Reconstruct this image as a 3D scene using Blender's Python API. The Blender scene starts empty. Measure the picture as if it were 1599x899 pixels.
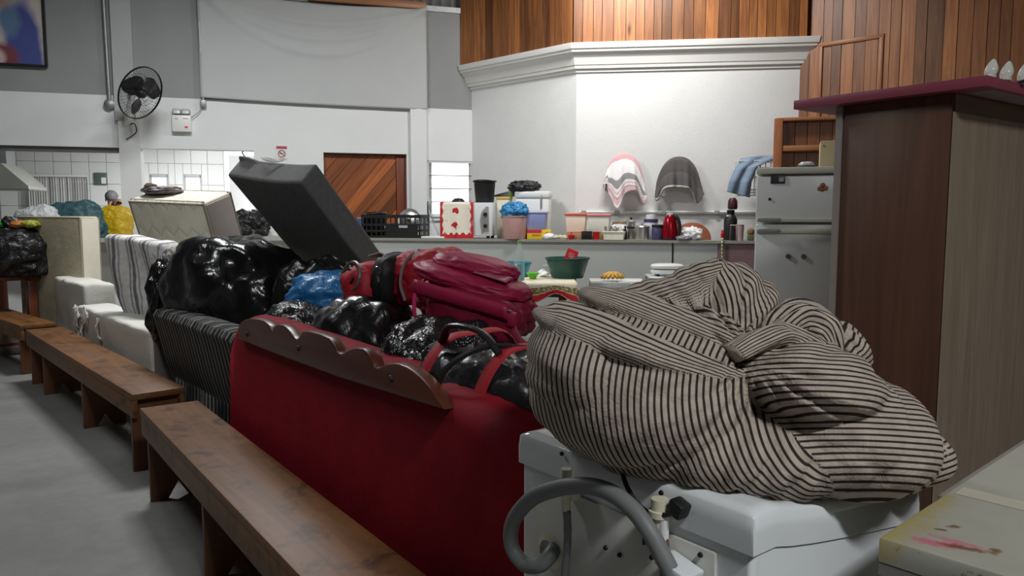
import bpy, bmesh, math, random
import numpy as np
from mathutils import Vector as V, Matrix as M, Euler, noise

SC = bpy.context.scene
COL = SC.collection
R = math.radians

# ---------------------------------------------------------------- camera
CAM_H, FPX, PITCH = 1.42, 1200.0, math.atan(115 / 1200)
cam_d = bpy.data.cameras.new('camera')
cam_d.sensor_width = 36.0
cam_d.lens = 36.0 * FPX / 1599.0
cam_d.clip_start = 0.02
cam = bpy.data.objects.new('camera', cam_d)
COL.objects.link(cam)
cam.location = (0, 0, CAM_H)
cam.rotation_euler = (math.pi / 2 - PITCH, 0, 0)
SC.camera = cam

# ---------------------------------------------------------------- daylight, lamps, exposure
wd = bpy.data.worlds.new('overcast_sky')
SC.world = wd
wd.use_nodes = True
wd.node_tree.nodes['Background'].inputs[0].default_value = (0.93, 0.97, 1.0, 1)
wd.node_tree.nodes['Background'].inputs[1].default_value = 1.6
SC.view_settings.view_transform = 'Standard'
SC.view_settings.look = 'None'
SC.view_settings.exposure = 0.55
SC.view_settings.gamma = 1.0
SC.view_settings.use_curve_mapping = False


def lamp(name, loc, energy, sx, sy, rot=(0, 0, 0), col=(1, 0.97, 0.93), spread=180):
    l = bpy.data.lights.new(name, 'AREA')
    l.shape = 'RECTANGLE'
    l.size, l.size_y, l.energy, l.color = sx, sy, energy, col
    l.spread = R(spread)
    o = bpy.data.objects.new(name, l)
    o.location, o.rotation_euler = loc, rot
    COL.objects.link(o)
    return o


lamp('hall_light', (1.1, 7.75, 4.55), 72, 1.3, 0.25, (R(24), 0, 0), (1, 0.98, 0.95))
lamp('hall_light', (-2.6, 6.6, 4.5), 100, 1.3, 0.25, (0, 0, 0), (0.97, 0.99, 1.0))
lamp('hall_light', (-3.4, 3.4, 4.6), 26, 1.3, 0.25, (0, 0, 0), (0.97, 0.99, 1.0))
lamp('hall_light', (1.7, -1.5, 4.6), 125, 1.3, 0.25, (0, 0, 0), (0.97, 0.99, 1.0))  # unseen fill light added behind the camera to lift the right foreground
lamp('kitchen_lamp', (-4.6, 11.6, 2.72), 95, 1.2, 0.3, (0, 0, R(17)), (1, 1, 1))

# ---------------------------------------------------------------- helpers: rays of the survey camera
_cp, _sp = math.cos(PITCH), math.sin(PITCH)


def ray(px, py):
    u, v = (px - 799.5) / FPX, (449.5 - py) / FPX
    return V((u, _cp + v * _sp, -_sp + v * _cp))


def at(px, py, y):
    d = ray(px, py)
    return V((0, 0, CAM_H)) + d * (y / d.y)


def on_plane(px, py, n, c):
    d = ray(px, py)
    return V((0, 0, CAM_H)) + d * (c / (n[0] * d.x + n[1] * d.y))


# ---------------------------------------------------------------- helpers: meshes
def TR(loc=(0, 0, 0), rot=(0, 0, 0), sc=(1, 1, 1)):
    return M.LocRotScale(V(loc), Euler(rot), V(sc))


def NB():
    return bmesh.new()


def box(bm, loc, size, rot=(0, 0, 0), bev=0.0, seg=2, m=None):
    mt = TR(loc, rot, size)
    if m is not None:
        mt = m @ mt
    r = bmesh.ops.create_cube(bm, size=1, matrix=mt)
    if bev > 0:
        es = list({e for v in r['verts'] for e in v.link_edges})
        bmesh.ops.bevel(bm, geom=es, offset=bev, segments=seg, affect='EDGES', profile=0.5)
    return bm


def prism(bm, poly, y0, y1, bev=0.0, m=None):
    """polygon in x,z pushed from y0 to y1"""
    m = m or M.Identity(4)
    a = [bm.verts.new(m @ V((x, y0, z))) for x, z in poly]
    b = [bm.verts.new(m @ V((x, y1, z))) for x, z in poly]
    n = len(poly)
    fs = [bm.faces.new(a), bm.faces.new(b[::-1])]
    for i in range(n):
        fs.append(bm.faces.new((a[i], b[i], b[(i + 1) % n], a[(i + 1) % n])))
    bmesh.ops.recalc_face_normals(bm, faces=fs)
    if bev > 0:
        es = [e for f in fs[:2] for e in f.edges]
        bmesh.ops.bevel(bm, geom=list(set(es)), offset=bev, segments=2, affect='EDGES', profile=0.5)
    return bm


def lathe(bm, prof, n=24, m=None):
    m = m or M.Identity(4)
    rings = []
    for r, z in prof:
        if r < 1e-6:
            rings.append([bm.verts.new(m @ V((0, 0, z)))])
        else:
            rings.append([bm.verts.new(m @ V((r * math.cos(2 * math.pi * i / n), r * math.sin(2 * math.pi * i / n), z))) for i in range(n)])
    fs = []
    for a, b in zip(rings, rings[1:]):
        for i in range(n):
            j = (i + 1) % n
            if len(a) == 1 and len(b) == 1:
                continue
            if len(a) == 1:
                fs.append(bm.faces.new((a[0], b[j], b[i])))
            elif len(b) == 1:
                fs.append(bm.faces.new((a[i], a[j], b[0])))
            else:
                fs.append(bm.faces.new((a[i], a[j], b[j], b[i])))
    bmesh.ops.recalc_face_normals(bm, faces=fs)
    return bm


def spline(pts, k=6):
    """Catmull-Rom through the points"""
    P = [V(p) for p in pts]
    if len(P) < 3:
        return P
    P = [P[0] * 2 - P[1]] + P + [P[-1] * 2 - P[-2]]
    out = []
    for i in range(1, len(P) - 2):
        for j in range(k):
            t = j / k
            a, b, c, d = P[i - 1:i + 3]
            out.append(0.5 * ((2 * b) + (c - a) * t + (2 * a - 5 * b + 4 * c - d) * t * t + (3 * b - a - 3 * c + d) * t ** 3))
    out.append(P[-2])
    return out


def tube(bm, pts, r, n=8, flat=1.0, cap=True, up=(0, 0, 1)):
    P = [V(p) for p in pts]
    rr = r if isinstance(r, (list, tuple)) else [r] * len(P)
    prev = None
    rings = []
    nrm = None
    for i, p in enumerate(P):
        t = (P[min(i + 1, len(P) - 1)] - P[max(i - 1, 0)]).normalized()
        if nrm is None:
            u = V(up)
            if abs(t.dot(u)) > 0.95:
                u = V((1, 0, 0))
            nrm = (u - t * u.dot(t)).normalized()
        else:
            nrm = (nrm - t * nrm.dot(t)).normalized()
        bi = t.cross(nrm)
        rings.append([bm.verts.new(p + (nrm * math.cos(2 * math.pi * k / n) * flat + bi * math.sin(2 * math.pi * k / n)) * rr[i]) for k in range(n)])
    fs = []
    for a, b in zip(rings, rings[1:]):
        for k in range(n):
            fs.append(bm.faces.new((a[k], a[(k + 1) % n], b[(k + 1) % n], b[k])))
    if cap:
        fs.append(bm.faces.new(rings[0][::-1]))
        fs.append(bm.faces.new(rings[-1]))
    bmesh.ops.recalc_face_normals(bm, faces=fs)
    return bm


def sheet(bm, f, nu, nv, uv=True):
    """grid of f(u,v) with u,v in 0..1"""
    g = [[bm.verts.new(V(f(i / nu, j / nv))) for i in range(nu + 1)] for j in range(nv + 1)]
    L = bm.loops.layers.uv.verify() if uv else None
    for j in range(nv):
        for i in range(nu):
            fc = bm.faces.new((g[j][i], g[j][i + 1], g[j + 1][i + 1], g[j + 1][i]))
            if uv:
                for lp, (a, b) in zip(fc.loops, ((i, j), (i + 1, j), (i + 1, j + 1), (i, j + 1))):
                    lp[L].uv = (a / nu, b / nv)
    return bm


def fbm(p, oct=3):
    s, a = 0.0, 1.0
    for _ in range(oct):
        s += a * noise.noise(p)
        p = p * 2.03 + V((7.1, 3.3, 1.7))
        a *= 0.5
    return s


def ridge(p):
    return 1.0 - abs(noise.noise(p)) * 2.0


def blob(bm, rx, ry, rz, p=2.4, sub=4, amp=0.08, sc=2.2, crease=0.03, csc=5.0, seed=0, low=-0.75, m=None, sag=0.0, fn=None):
    """lumpy rounded body, base flattened; rests on z = 0"""
    m = m or M.Identity(4)
    r = bmesh.ops.create_icosphere(bm, subdivisions=sub, radius=1.0)
    off = V((seed * 3.17, seed * 1.91, seed * 5.3))
    for v in r['verts']:
        d = v.co.normalized()
        k = (abs(d.x) ** p + abs(d.y) ** p + abs(d.z) ** p) ** (-1 / p)
        q = d * k
        k2 = 1 + amp * fbm(q * sc + off) - crease * max(0.0, ridge(q * csc + off) - 0.55) * 2.2
        q = q * k2
        if sag:
            w = 1 + sag * max(0.0, -q.z)
            q.x *= w
            q.y *= w
        if q.z < low:
            q.z = low + (q.z - low) * 0.08
        if fn:
            q = fn(q)
        v.co = m @ V((q.x * rx, q.y * ry, (q.z - low) * rz))
    return bm


def mesh_from(bm, name, mats, smooth=40, solid=0):
    me = bpy.data.meshes.new(name)
    bmesh.ops.recalc_face_normals(bm, faces=bm.faces) if False else None
    bm.to_mesh(me)
    bm.free()
    for x in (mats if isinstance(mats, (list, tuple)) else [mats]):
        me.materials.append(x)
    if smooth:
        me.polygons.foreach_set('use_smooth', [True] * len(me.polygons))
        if smooth < 180:
            me.set_sharp_from_angle(angle=R(smooth))
    return me


def obj(name, bm, mats, parent=None, loc=(0, 0, 0), rot=(0, 0, 0), smooth=40, kind=None, label=None, solid=0, sub=0):
    o = bpy.data.objects.new(name, mesh_from(bm, name, mats, smooth))
    COL.objects.link(o)
    o.location, o.rotation_euler = loc, rot
    if parent is not None:
        o.parent = parent
    if kind:
        o['kind'] = kind
    if label:
        o['label'] = label
    if solid:
        md = o.modifiers.new('solid', 'SOLIDIFY')
        md.thickness = solid
        md.offset = 0
    if sub:
        md = o.modifiers.new('sub', 'SUBSURF')
        md.levels = md.render_levels = sub
    return o


def tag(o, label, cat, group=None):
    o['label'] = label
    o['category'] = cat
    if group:
        o['group'] = group
    return o


def thing(name, label, cat, loc=(0, 0, 0), rotz=0.0, group=None, rot=None):
    o = bpy.data.objects.new(name, None)
    o.empty_display_size = 0.05
    COL.objects.link(o)
    o.location = loc
    o.rotation_euler = rot if rot is not None else (0, 0, rotz)
    return tag(o, label, cat, group)


def twin(o, parent, loc=None, rot=None, name=None):
    c = o.copy()
    COL.objects.link(c)
    if parent is not None:
        c.parent = parent
    if loc is not None:
        c.location = loc
    if rot is not None:
        c.rotation_euler = rot
    return c


# ---------------------------------------------------------------- helpers: materials
_mats = {}


def nodes_of(name):
    m = bpy.data.materials.new(name)
    m.use_nodes = True
    nt = m.node_tree
    return m, nt, nt.nodes['Principled BSDF']


def N(nt, kind, **kw):
    n = nt.nodes.new(kind)
    for k, v in kw.items():
        setattr(n, k, v)
    return n


def coords(nt, scale=(1, 1, 1), which='Object', rot=(0, 0, 0)):
    tc = N(nt, 'ShaderNodeTexCoord')
    mp = N(nt, 'ShaderNodeMapping')
    mp.inputs['Scale'].default_value = scale
    mp.inputs['Rotation'].default_value = rot
    nt.links.new(tc.outputs[which], mp.inputs[0])
    return mp.outputs[0]


def noise_n(nt, vec, scale, detail=3, rough=0.5, dist=0.0):
    n = N(nt, 'ShaderNodeTexNoise')
    n.inputs['Scale'].default_value = scale
    n.inputs['Detail'].default_value = detail
    n.inputs['Roughness'].default_value = rough
    n.inputs['Distortion'].default_value = dist
    nt.links.new(vec, n.inputs['Vector'])
    return n.outputs['Fac']


def ramp(nt, fac, stops, interp='LINEAR'):
    r = N(nt, 'ShaderNodeValToRGB')
    r.color_ramp.interpolation = interp
    e = r.color_ramp.elements
    while len(e) < len(stops):
        e.new(0.5)
    for el, (p, c) in zip(e, stops):
        el.position = p
        el.color = (*c, 1) if len(c) == 3 else c
    nt.links.new(fac, r.inputs[0])
    return r.outputs[0]


def mixc(nt, fac, a, b, mode='MIX'):
    n = N(nt, 'ShaderNodeMix', data_type='RGBA', blend_type=mode)
    for s, v in ((n.inputs[0], fac), (n.inputs[6], a), (n.inputs[7], b)):
        if isinstance(v, (int, float)):
            s.default_value = v
        elif isinstance(v, tuple):
            s.default_value = (*v, 1)
        else:
            nt.links.new(v, s)
    return n.outputs[2]


def mth(nt, op, a, b=None, c=None, clamp=False):
    n = N(nt, 'ShaderNodeMath', operation=op, use_clamp=clamp)
    for i, v in enumerate((a, b, c)):
        if v is None:
            continue
        if isinstance(v, (int, float)):
            n.inputs[i].default_value = v
        else:
            nt.links.new(v, n.inputs[i])
    return n.outputs[0]


def bumpn(nt, bs, height, strength=0.3, dist=0.01):
    b = N(nt, 'ShaderNodeBump')
    b.inputs['Strength'].default_value = strength
    b.inputs['Distance'].default_value = dist
    nt.links.new(height, b.inputs['Height'])
    nt.links.new(b.outputs[0], bs.inputs['Normal'])


def sRGB(r, g, b):
    f = lambda c: ((c / 255 + 0.055) / 1.055) ** 2.4 if c > 10 else c / 255 / 12.92
    return (f(r), f(g), f(b))


def sc3(c, k):
    return tuple(min(1.0, x * k) for x in c)


def mat(name, col, rough=0.6, metal=0.0, var=0.12, vs=6.0, bump=0.0, bs=60.0, bd=0.003, spec=0.5, sheen=0.0, trans=0.0, ior=1.45, stretch=(1, 1, 1), emit=0.0, coat=0.0, alpha=1.0):
    if name in _mats:
        return _mats[name]
    m, nt, b = nodes_of(name)
    vec = coords(nt, stretch)
    if var > 0:
        f = noise_n(nt, vec, vs, 4, 0.6)
        c = ramp(nt, f, [(0.25, sc3(col, 1 - var)), (0.75, sc3(col, 1 + var))])
        nt.links.new(c, b.inputs['Base Color'])
    else:
        b.inputs['Base Color'].default_value = (*col, 1)
    b.inputs['Roughness'].default_value = rough
    b.inputs['Metallic'].default_value = metal
    b.inputs['Specular IOR Level'].default_value = spec
    b.inputs['Transmission Weight'].default_value = trans
    b.inputs['IOR'].default_value = ior
    b.inputs['Coat Weight'].default_value = coat
    b.inputs['Alpha'].default_value = alpha
    if sheen:
        b.inputs['Sheen Weight'].default_value = sheen
        b.inputs['Sheen Roughness'].default_value = 0.4
        b.inputs['Sheen Tint'].default_value = (*sc3(col, 2.5), 1)
    if emit:
        b.inputs['Emission Color'].default_value = (*col, 1)
        b.inputs['Emission Strength'].default_value = emit
    if bump:
        bumpn(nt, b, noise_n(nt, vec, bs, 3, 0.6), bump, bd)
    _mats[name] = m
    return m


def wood(name, c1, c2, axis=2, rough=0.5, fine=1.0, tone=0.0, knots=0.0, spots=0.0, coat=0.0):
    """long grain along axis; tone = piece to piece difference"""
    if name in _mats:
        return _mats[name]
    m, nt, b = nodes_of(name)
    s = [14 * fine] * 3
    s[axis] = 0.9 * fine
    oi = N(nt, 'ShaderNodeObjectInfo')
    tc = N(nt, 'ShaderNodeTexCoord')
    add = N(nt, 'ShaderNodeVectorMath', operation='ADD')
    sc = N(nt, 'ShaderNodeVectorMath', operation='SCALE')
    cx = N(nt, 'ShaderNodeCombineXYZ')
    for i in range(3):
        nt.links.new(oi.outputs['Random'], cx.inputs[i])
    nt.links.new(cx.outputs[0], sc.inputs[0])
    sc.inputs['Scale'].default_value = 31.0 if tone else 0.0
    nt.links.new(tc.outputs['Object'], add.inputs[0])
    nt.links.new(sc.outputs[0], add.inputs[1])
    mp = N(nt, 'ShaderNodeMapping')
    mp.inputs['Scale'].default_value = s
    nt.links.new(add.outputs[0], mp.inputs[0])
    g = noise_n(nt, mp.outputs[0], 1.0, 6, 0.62, 1.2)
    c = ramp(nt, g, [(0.28, c2), (0.72, c1)])
    if tone:
        t = ramp(nt, oi.outputs['Random'], [(0.0, (1 - tone,) * 3), (0.45, (1, 1, 1)), (1.0, (1 + tone * 1.3, 1 + tone * 1.35, 1 + tone * 1.3))])
        c = mixc(nt, 1.0, c, t, 'MULTIPLY')
    if knots:
        k = N(nt, 'ShaderNodeTexVoronoi')
        ks = [3.2] * 3
        ks[axis] = 1.1
        mk = N(nt, 'ShaderNodeMapping')
        mk.inputs['Scale'].default_value = ks
        nt.links.new(add.outputs[0], mk.inputs[0])
        nt.links.new(mk.outputs[0], k.inputs['Vector'])
        k.inputs['Scale'].default_value = 1.0
        kf = ramp(nt, k.outputs['Distance'], [(0.03, (knots,) * 3), (0.1, (0, 0, 0))])
        c = mixc(nt, kf, c, sc3(c2, 0.25))
    if spots:
        sf = noise_n(nt, add.outputs[0], 7.0, 5, 0.7, 0.5)
        sf = ramp(nt, sf, [(0.52, (0, 0, 0)), (0.64, (spots,) * 3)])
        c = mixc(nt, sf, c, sc3(c2, 0.3))
    nt.links.new(c, b.inputs['Base Color'])
    b.inputs['Roughness'].default_value = rough
    b.inputs['Coat Weight'].default_value = coat
    bumpn(nt, b, g, 0.25, 0.002)
    _mats[name] = m
    return m


def stripes(name, cols, period, axis=0, rough=0.85, which='Object', wob=0.0, bump=0.0, sharp='CONSTANT', rot=(0, 0, 0), bs=120):
    """stripe bands: cols = [(position, colour)...] over one period, along one axis"""
    if name in _mats:
        return _mats[name]
    m, nt, b = nodes_of(name)
    vec = coords(nt, (1, 1, 1), which, rot)
    sx = N(nt, 'ShaderNodeSeparateXYZ')
    nt.links.new(vec, sx.inputs[0])
    x = sx.outputs[axis]
    if wob:
        x = mth(nt, 'ADD', x, mth(nt, 'MULTIPLY', noise_n(nt, vec, 5.0, 2), wob))
    f = mth(nt, 'FRACT', mth(nt, 'DIVIDE', x, period))
    c = ramp(nt, f, cols, sharp)
    n2 = noise_n(nt, vec, 25.0, 3)
    c = mixc(nt, 1.0, c, ramp(nt, n2, [(0.3, (0.86,) * 3), (0.7, (1.1,) * 3)]), 'MULTIPLY')
    nt.links.new(c, b.inputs['Base Color'])
    b.inputs['Roughness'].default_value = rough
    b.inputs['Specular IOR Level'].default_value = 0.25
    if bump:
        bumpn(nt, b, noise_n(nt, vec, bs, 3), bump, 0.002)
    _mats[name] = m
    return m


def plastic_bag(name, col, rough=0.22, scale=5.0, strength=0.75, alpha=1.0):
    if name in _mats:
        return _mats[name]
    m, nt, b = nodes_of(name)
    vec = coords(nt, (1, 1, 1.0))
    h1 = noise_n(nt, vec, scale, 4, 0.55, 2.2)
    h2 = noise_n(nt, vec, scale * 4, 3, 0.6, 1.0)
    h1 = mth(nt, 'ABSOLUTE', mth(nt, 'SUBTRACT', h1, 0.5))
    h = mth(nt, 'ADD', h1, mth(nt, 'MULTIPLY', h2, 0.25))
    b.inputs['Base Color'].default_value = (*col, 1)
    b.inputs['Roughness'].default_value = rough
    b.inputs['Specular IOR Level'].default_value = 0.6
    b.inputs['Alpha'].default_value = alpha
    bumpn(nt, b, h, strength, 0.06)
    _mats[name] = m
    return m
# ---------------------------------------------------------------- shared materials
M_white = mat('white_wall_paint', sRGB(226, 228, 228), 0.8, var=0.03, vs=2, bump=0.25, bs=60)
M_tex = mat('roughcast_white', sRGB(228, 229, 228), 0.85, var=0.03, vs=3, bump=0.5, bs=80, bd=0.006)
M_grey = mat('grey_render', sRGB(150, 152, 152), 0.9, var=0.08, vs=1.5, bump=0.35, bs=50)
M_concrete = None
M_trim = mat('white_moulding', sRGB(226, 225, 221), 0.6, var=0.02)
M_black = mat('black_plastic', (0.012, 0.012, 0.013), 0.45, var=0.1)
M_dark = mat('dark_metal', (0.02, 0.02, 0.022), 0.4, 0.6, var=0.1)
M_steel = mat('steel', (0.6, 0.6, 0.6), 0.3, 1.0, var=0.08, vs=20)
M_galv = mat('galvanised', (0.32, 0.33, 0.34), 0.5, 0.7, var=0.15, vs=10)
M_wplast = mat('white_plastic', sRGB(228, 229, 226), 0.35, var=0.02)
M_enamel = mat('white_enamel', sRGB(216, 220, 222), 0.22, var=0.02, coat=0.3)
M_red = mat('red_plastic', sRGB(190, 22, 30), 0.35, var=0.05)
M_glass = mat('clear_glass', (0.95, 0.97, 0.96), 0.03, var=0, trans=1.0, ior=1.3)
M_clearp = mat('clear_plastic', (0.85, 0.93, 0.92), 0.08, var=0, trans=0.9, ior=1.15)
W_plank = wood('cedar_planks', sRGB(168, 108, 60), sRGB(104, 60, 34), 2, 0.45, 1.2, tone=0.45, knots=0.9)
W_trimw = wood('cedar_trim', sRGB(176, 120, 76), sRGB(138, 84, 50), 0, 0.45, 1.2)
W_trimv = wood('cedar_trim_upright', sRGB(172, 108, 64), sRGB(128, 72, 42), 2, 0.45, 1.2)
W_door = wood('door_boards', sRGB(158, 90, 44), sRGB(100, 50, 26), 0, 0.42, 1.3, tone=0.45)
W_bench = wood('bench_pine', sRGB(130, 86, 45), sRGB(94, 59, 31), 0, 0.5, 0.9, spots=0.8)
W_benchv = wood('bench_pine_leg', sRGB(116, 72, 40), sRGB(82, 48, 27), 2, 0.5, 0.9)
W_table = wood('dark_brown_wood', sRGB(120, 62, 34), sRGB(78, 38, 22), 0, 0.4, 1.0)
W_tablev = wood('dark_brown_wood_upright', sRGB(120, 62, 34), sRGB(78, 38, 22), 2, 0.4, 1.0)
W_crest = wood('carved_mahogany', sRGB(98, 46, 27), sRGB(68, 30, 18), 0, 0.36, 0.8)


def concrete():
    m, nt, b = nodes_of('polished_concrete_floor')
    vec = coords(nt)
    a = noise_n(nt, vec, 0.7, 5, 0.6, 0.6)
    c = ramp(nt, a, [(0.3, sRGB(112, 113, 110)), (0.7, sRGB(146, 146, 142))])
    f = noise_n(nt, vec, 14, 4, 0.7)
    c = mixc(nt, 1.0, c, ramp(nt, f, [(0.3, (0.9,) * 3), (0.7, (1.06,) * 3)]), 'MULTIPLY')
    s = noise_n(nt, vec, 4.5, 6, 0.75, 0.4)
    c = mixc(nt, ramp(nt, s, [(0.66, (0, 0, 0)), (0.74, (0.5,) * 3)]), c, sRGB(92, 90, 86))
    nt.links.new(c, b.inputs['Base Color'])
    nt.links.new(ramp(nt, a, [(0.3, (0.42,) * 3), (0.7, (0.6,) * 3)]), b.inputs['Roughness'])
    bumpn(nt, b, f, 0.12, 0.002)
    return m


M_concrete = concrete()

# ---------------------------------------------------------------- wall frame of reference
WA, WB = V((-5.969, 9.0, 0)), V((-0.439, 10.7, 0))
WD = (WB - WA).normalized()
WN = V((-WD.y, WD.x, 0))
WC = WN.dot(WA)
WANG = math.atan2(WD.y, WD.x)
WLEN = (WB - WA).length


def wall_pt(u, z, off=0.0):
    """u along the back wall, off = metres out of it into the hall"""
    p = WA + WD * u - WN * off
    return V((p.x, p.y, z))


def wall_uz(px, py, off=0.0):
    q = on_plane(px, py, (WN.x, WN.y), WC - off)
    return (q - WA).dot(WD), q.z


MW = M.LocRotScale(WA, Euler((0, 0, WANG)), V((1, 1, 1)))


def slab(bm, m, x0, x1, z0, z1, y0, y1):
    return box(bm, ((x0 + x1) / 2, (y0 + y1) / 2, (z0 + z1) / 2), (x1 - x0, y1 - y0, z1 - z0), m=m)


# ---------------------------------------------------------------- floor, ceiling, outer shell
bm = NB()
box(bm, (0, 4.5, -0.05), (22, 26, 0.1))
obj('floor', bm, M_concrete, kind='structure')
bm = NB()
slab(bm, None, -10.5, 8.2, 4.9, 5.0, -6.2, 12.5)
obj('ceiling', bm, mat('roof_sheet', (0.3, 0.31, 0.32), 0.5, 0.3, var=0.1), kind='structure')
bm = NB()
slab(bm, None, -10.7, -10.5, 0, 5, -6.2, 12.5)
obj('wall_left', bm, M_grey, kind='structure')
bm = NB()
slab(bm, None, -10.5, 8.2, 0, 5, -6.4, -6.2)
obj('wall_front', bm, M_grey, kind='structure')
bm = NB()
slab(bm, None, 8.0, 8.2, 0, 5, -6.2, 6.0)
obj('wall_right', bm, M_grey, kind='structure')

# back wall with serving openings, door and window
T = 0.2
Z0, Z1 = 2.22, 2.835
bm = NB()
U_L = -5.2
O1, O2, DR, WI = (-1.6, 1.299), (1.532, 2.829), (3.687, 4.771), (5.047, 5.722)
slab(bm, MW, U_L, WLEN + .1, Z0, Z1, 0, T)
slab(bm, MW, U_L, O1[0], 0, Z0, 0, T)
slab(bm, MW, O1[0], DR[0], 0, 1.1, 0, T)
slab(bm, MW, O1[1], O2[0], 1.1, Z0, 0, T)
slab(bm, MW, O2[1], DR[0], 1.1, Z0, 0, T)
slab(bm, MW, DR[1], WI[0], 0, Z0, 0, T)
slab(bm, MW, WI[0], WI[1], 0, 1.40, 0, T)
slab(bm, MW, WI[0], WI[1], 2.14, Z0, 0, T)
slab(bm, MW, WI[1], WLEN + .1, 0, Z0, 0, T)
wall_back = obj('wall_back', bm, M_white, kind='structure')
bm = NB()
slab(bm, MW, U_L, WLEN + .1, Z1, 4.16, 0.004, T)
obj('upper_render', bm, M_grey, wall_back)
bm = NB()
slab(bm, MW, 1.272, 1.494, Z1 - .3, 4.16, -0.06, 0.0)
obj('pillar', bm, mat('pale_render', sRGB(176, 178, 178), 0.9, var=0.05, vs=2, bump=0.3), wall_back)
bm = NB()
slab(bm, MW, 1.299, 1.532, 0, Z1 - .3, -0.05, 0.0)
obj('pillar', bm, M_white, wall_back)
bm = NB()
slab(bm, MW, 4.818, 5.026, 0, Z1 - .02, -0.06, 0.0)
obj('pillar', bm, M_white, wall_back)
bm = NB()
slab(bm, MW, O1[0], O1[1], Z0 - .055, Z0, 0.05, T)
obj('shutter_track', bm, mat('shutter_track', (0.16, 0.155, 0.15), 0.5, 0.4), wall_back)
# concrete serving ledge under the openings
bm = NB()
slab(bm, MW, O1[0], 3.45, 1.1, 1.15, -0.5, 0.05)
obj('trim_1', bm, mat('ledge_concrete', sRGB(170, 168, 162), 0.6), kind='structure')

# corrugated sheet closing the gable above the wall
bm = NB()
NC = 170


def corr(u, v):
    x = U_L + u * (WLEN + 2.2 - U_L)
    y = 0.10 + 0.028 * math.sin(x * 2 * math.pi / 0.13)
    return MW @ V((x, y, 4.14 + v * 0.9))


sheet(bm, corr, NC * 4, 1)
obj('trim_2', bm, mat('corrugated_iron', (0.36, 0.36, 0.36), 0.45, 0.35, var=0.15, vs=3), kind='structure', solid=0.004, smooth=180)
bm = NB()
slab(bm, MW, U_L, WLEN, 4.10, 4.17, -0.015, 0.01)
obj('trim_3', bm, M_galv, kind='structure')

# ---------------------------------------------------------------- white stage wall with timber upper wall
PA = V((-0.60, 10.72, 0))
PB = V((0.770, 9.37, 0))
PC = V((3.33, 9.05, 0))
PD = PC + (V((4.95, 7.45, 0)) - V((3.36, 9.0, 0))).normalized() * 5.6


def seg_frame(a, b):
    d = (b - a).normalized()
    return M.LocRotScale(a, Euler((0, 0, math.atan2(d.y, d.x))), V((1, 1, 1))), (b - a).length


bm = NB()
F1, L1 = seg_frame(PA, PB)
F2, L2 = seg_frame(PB, PC)


def wall_prism(bm, pts, z0, z1):
    a = [bm.verts.new((p[0], p[1], z0)) for p in pts]
    b = [bm.verts.new((p[0], p[1], z1)) for p in pts]
    n = len(pts)
    fs = [bm.faces.new(a), bm.faces.new(b[::-1])]
    for i in range(n):
        fs.append(bm.faces.new((a[i], b[i], b[(i + 1) % n], a[(i + 1) % n])))
    bmesh.ops.recalc_face_normals(bm, faces=fs)


wall_prism(bm, [PA, PB, PC, PC + V((.25, .95, 0)), PB + V((.3, 1.6, 0)), PA + V((.2, .45, 0))], 0, 3.3)
obj('wall_stage', bm, M_tex, kind='structure', smooth=0)

# cornice: profile (out, z) swept along the stage wall with mitres
prof = [(0.0, 3.10), (0.02, 3.10), (0.025, 3.135), (0.05, 3.14), (0.055, 3.175), (0.065, 3.18), (0.07, 3.20), (0.09, 3.26), (0.13, 3.31), (0.15, 3.315), (0.155, 3.345), (0.17, 3.35), (0.18, 3.40), (0.18, 3.415), (0.0, 3.415)]


def outn(a, b):
    d = (b - a).normalized()
    return V((d.y, -d.x, 0))


n1, n2 = outn(PA, PB), outn(PB, PC)
n3 = outn(PC, PC + V((.25, .95, 0)))
mit = lambda p, q: (p + q) / (1 + p.dot(q))
path = [(PA, n1), (PB, mit(n1, n2)), (PC, mit(n2, n3)), (PC + V((.25, .95, 0)), n3)]
bm = NB()
rings = [[bm.verts.new(p + nn * o + V((0, 0, z))) for o, z in prof] for p, nn in path]
for a, b in zip(rings, rings[1:]):
    for i in range(len(prof) - 1):
        bm.faces.new((a[i], b[i], b[i + 1], a[i + 1]))
bmesh.ops.recalc_face_normals(bm, faces=bm.faces)
obj('trim_4', bm, M_trim, kind='structure', smooth=20)

# timber boarding, one board at a time
bm = NB()
wall_prism(bm, [PA + V((0, .03, 0)), PB + V((.02, .06, 0)), PC + V((.0, .06, 0)), PC + V((.05, .9, 0)), PA + V((.2, .45, 0))], 3.3, 4.9)
pr = (PD - PC).normalized()
nr = V((-pr.y, pr.x, 0))
q0 = PC + V((.06, .10, 0))
wall_prism(bm, [q0, PD, PD + nr * .2, q0 + nr * .2], 0, 4.9)
wall_timber = obj('wall_timber', bm, W_plank, kind='structure', smooth=0)
rnd = random.Random(5)


def boards(a, b, z0, z1, wmin, wmax, out=0.03, t=0.03):
    f, L = seg_frame(a, b)
    x = 0.0
    while x < L - 0.02:
        w = min(rnd.uniform(wmin, wmax), L - x)
        bmx = NB()
        box(bmx, (0, 0, (z1 - z0) / 2), (w - 0.006, t, z1 - z0))
        o = obj('plank', bmx, W_plank, wall_timber, smooth=0)
        o.matrix_basis = f @ TR((x + w / 2, -out + rnd.uniform(-.004, .004), z0))
        x += w


boards(PA + n1 * .10, PB + mit(n1, n2) * .10, 3.41, 4.9, 0.09, 0.15)
boards(PB + mit(n1, n2) * .10, PC + n2 * .10 + V((.02, 0, 0)), 3.41, 4.9, 0.09, 0.15)
boards(PC + V((.0, -.0, 0)), PC + V((.0, -.0, 0)) + pr * 5.4, 0.0, 4.9, 0.10, 0.16, out=0.02)

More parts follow.
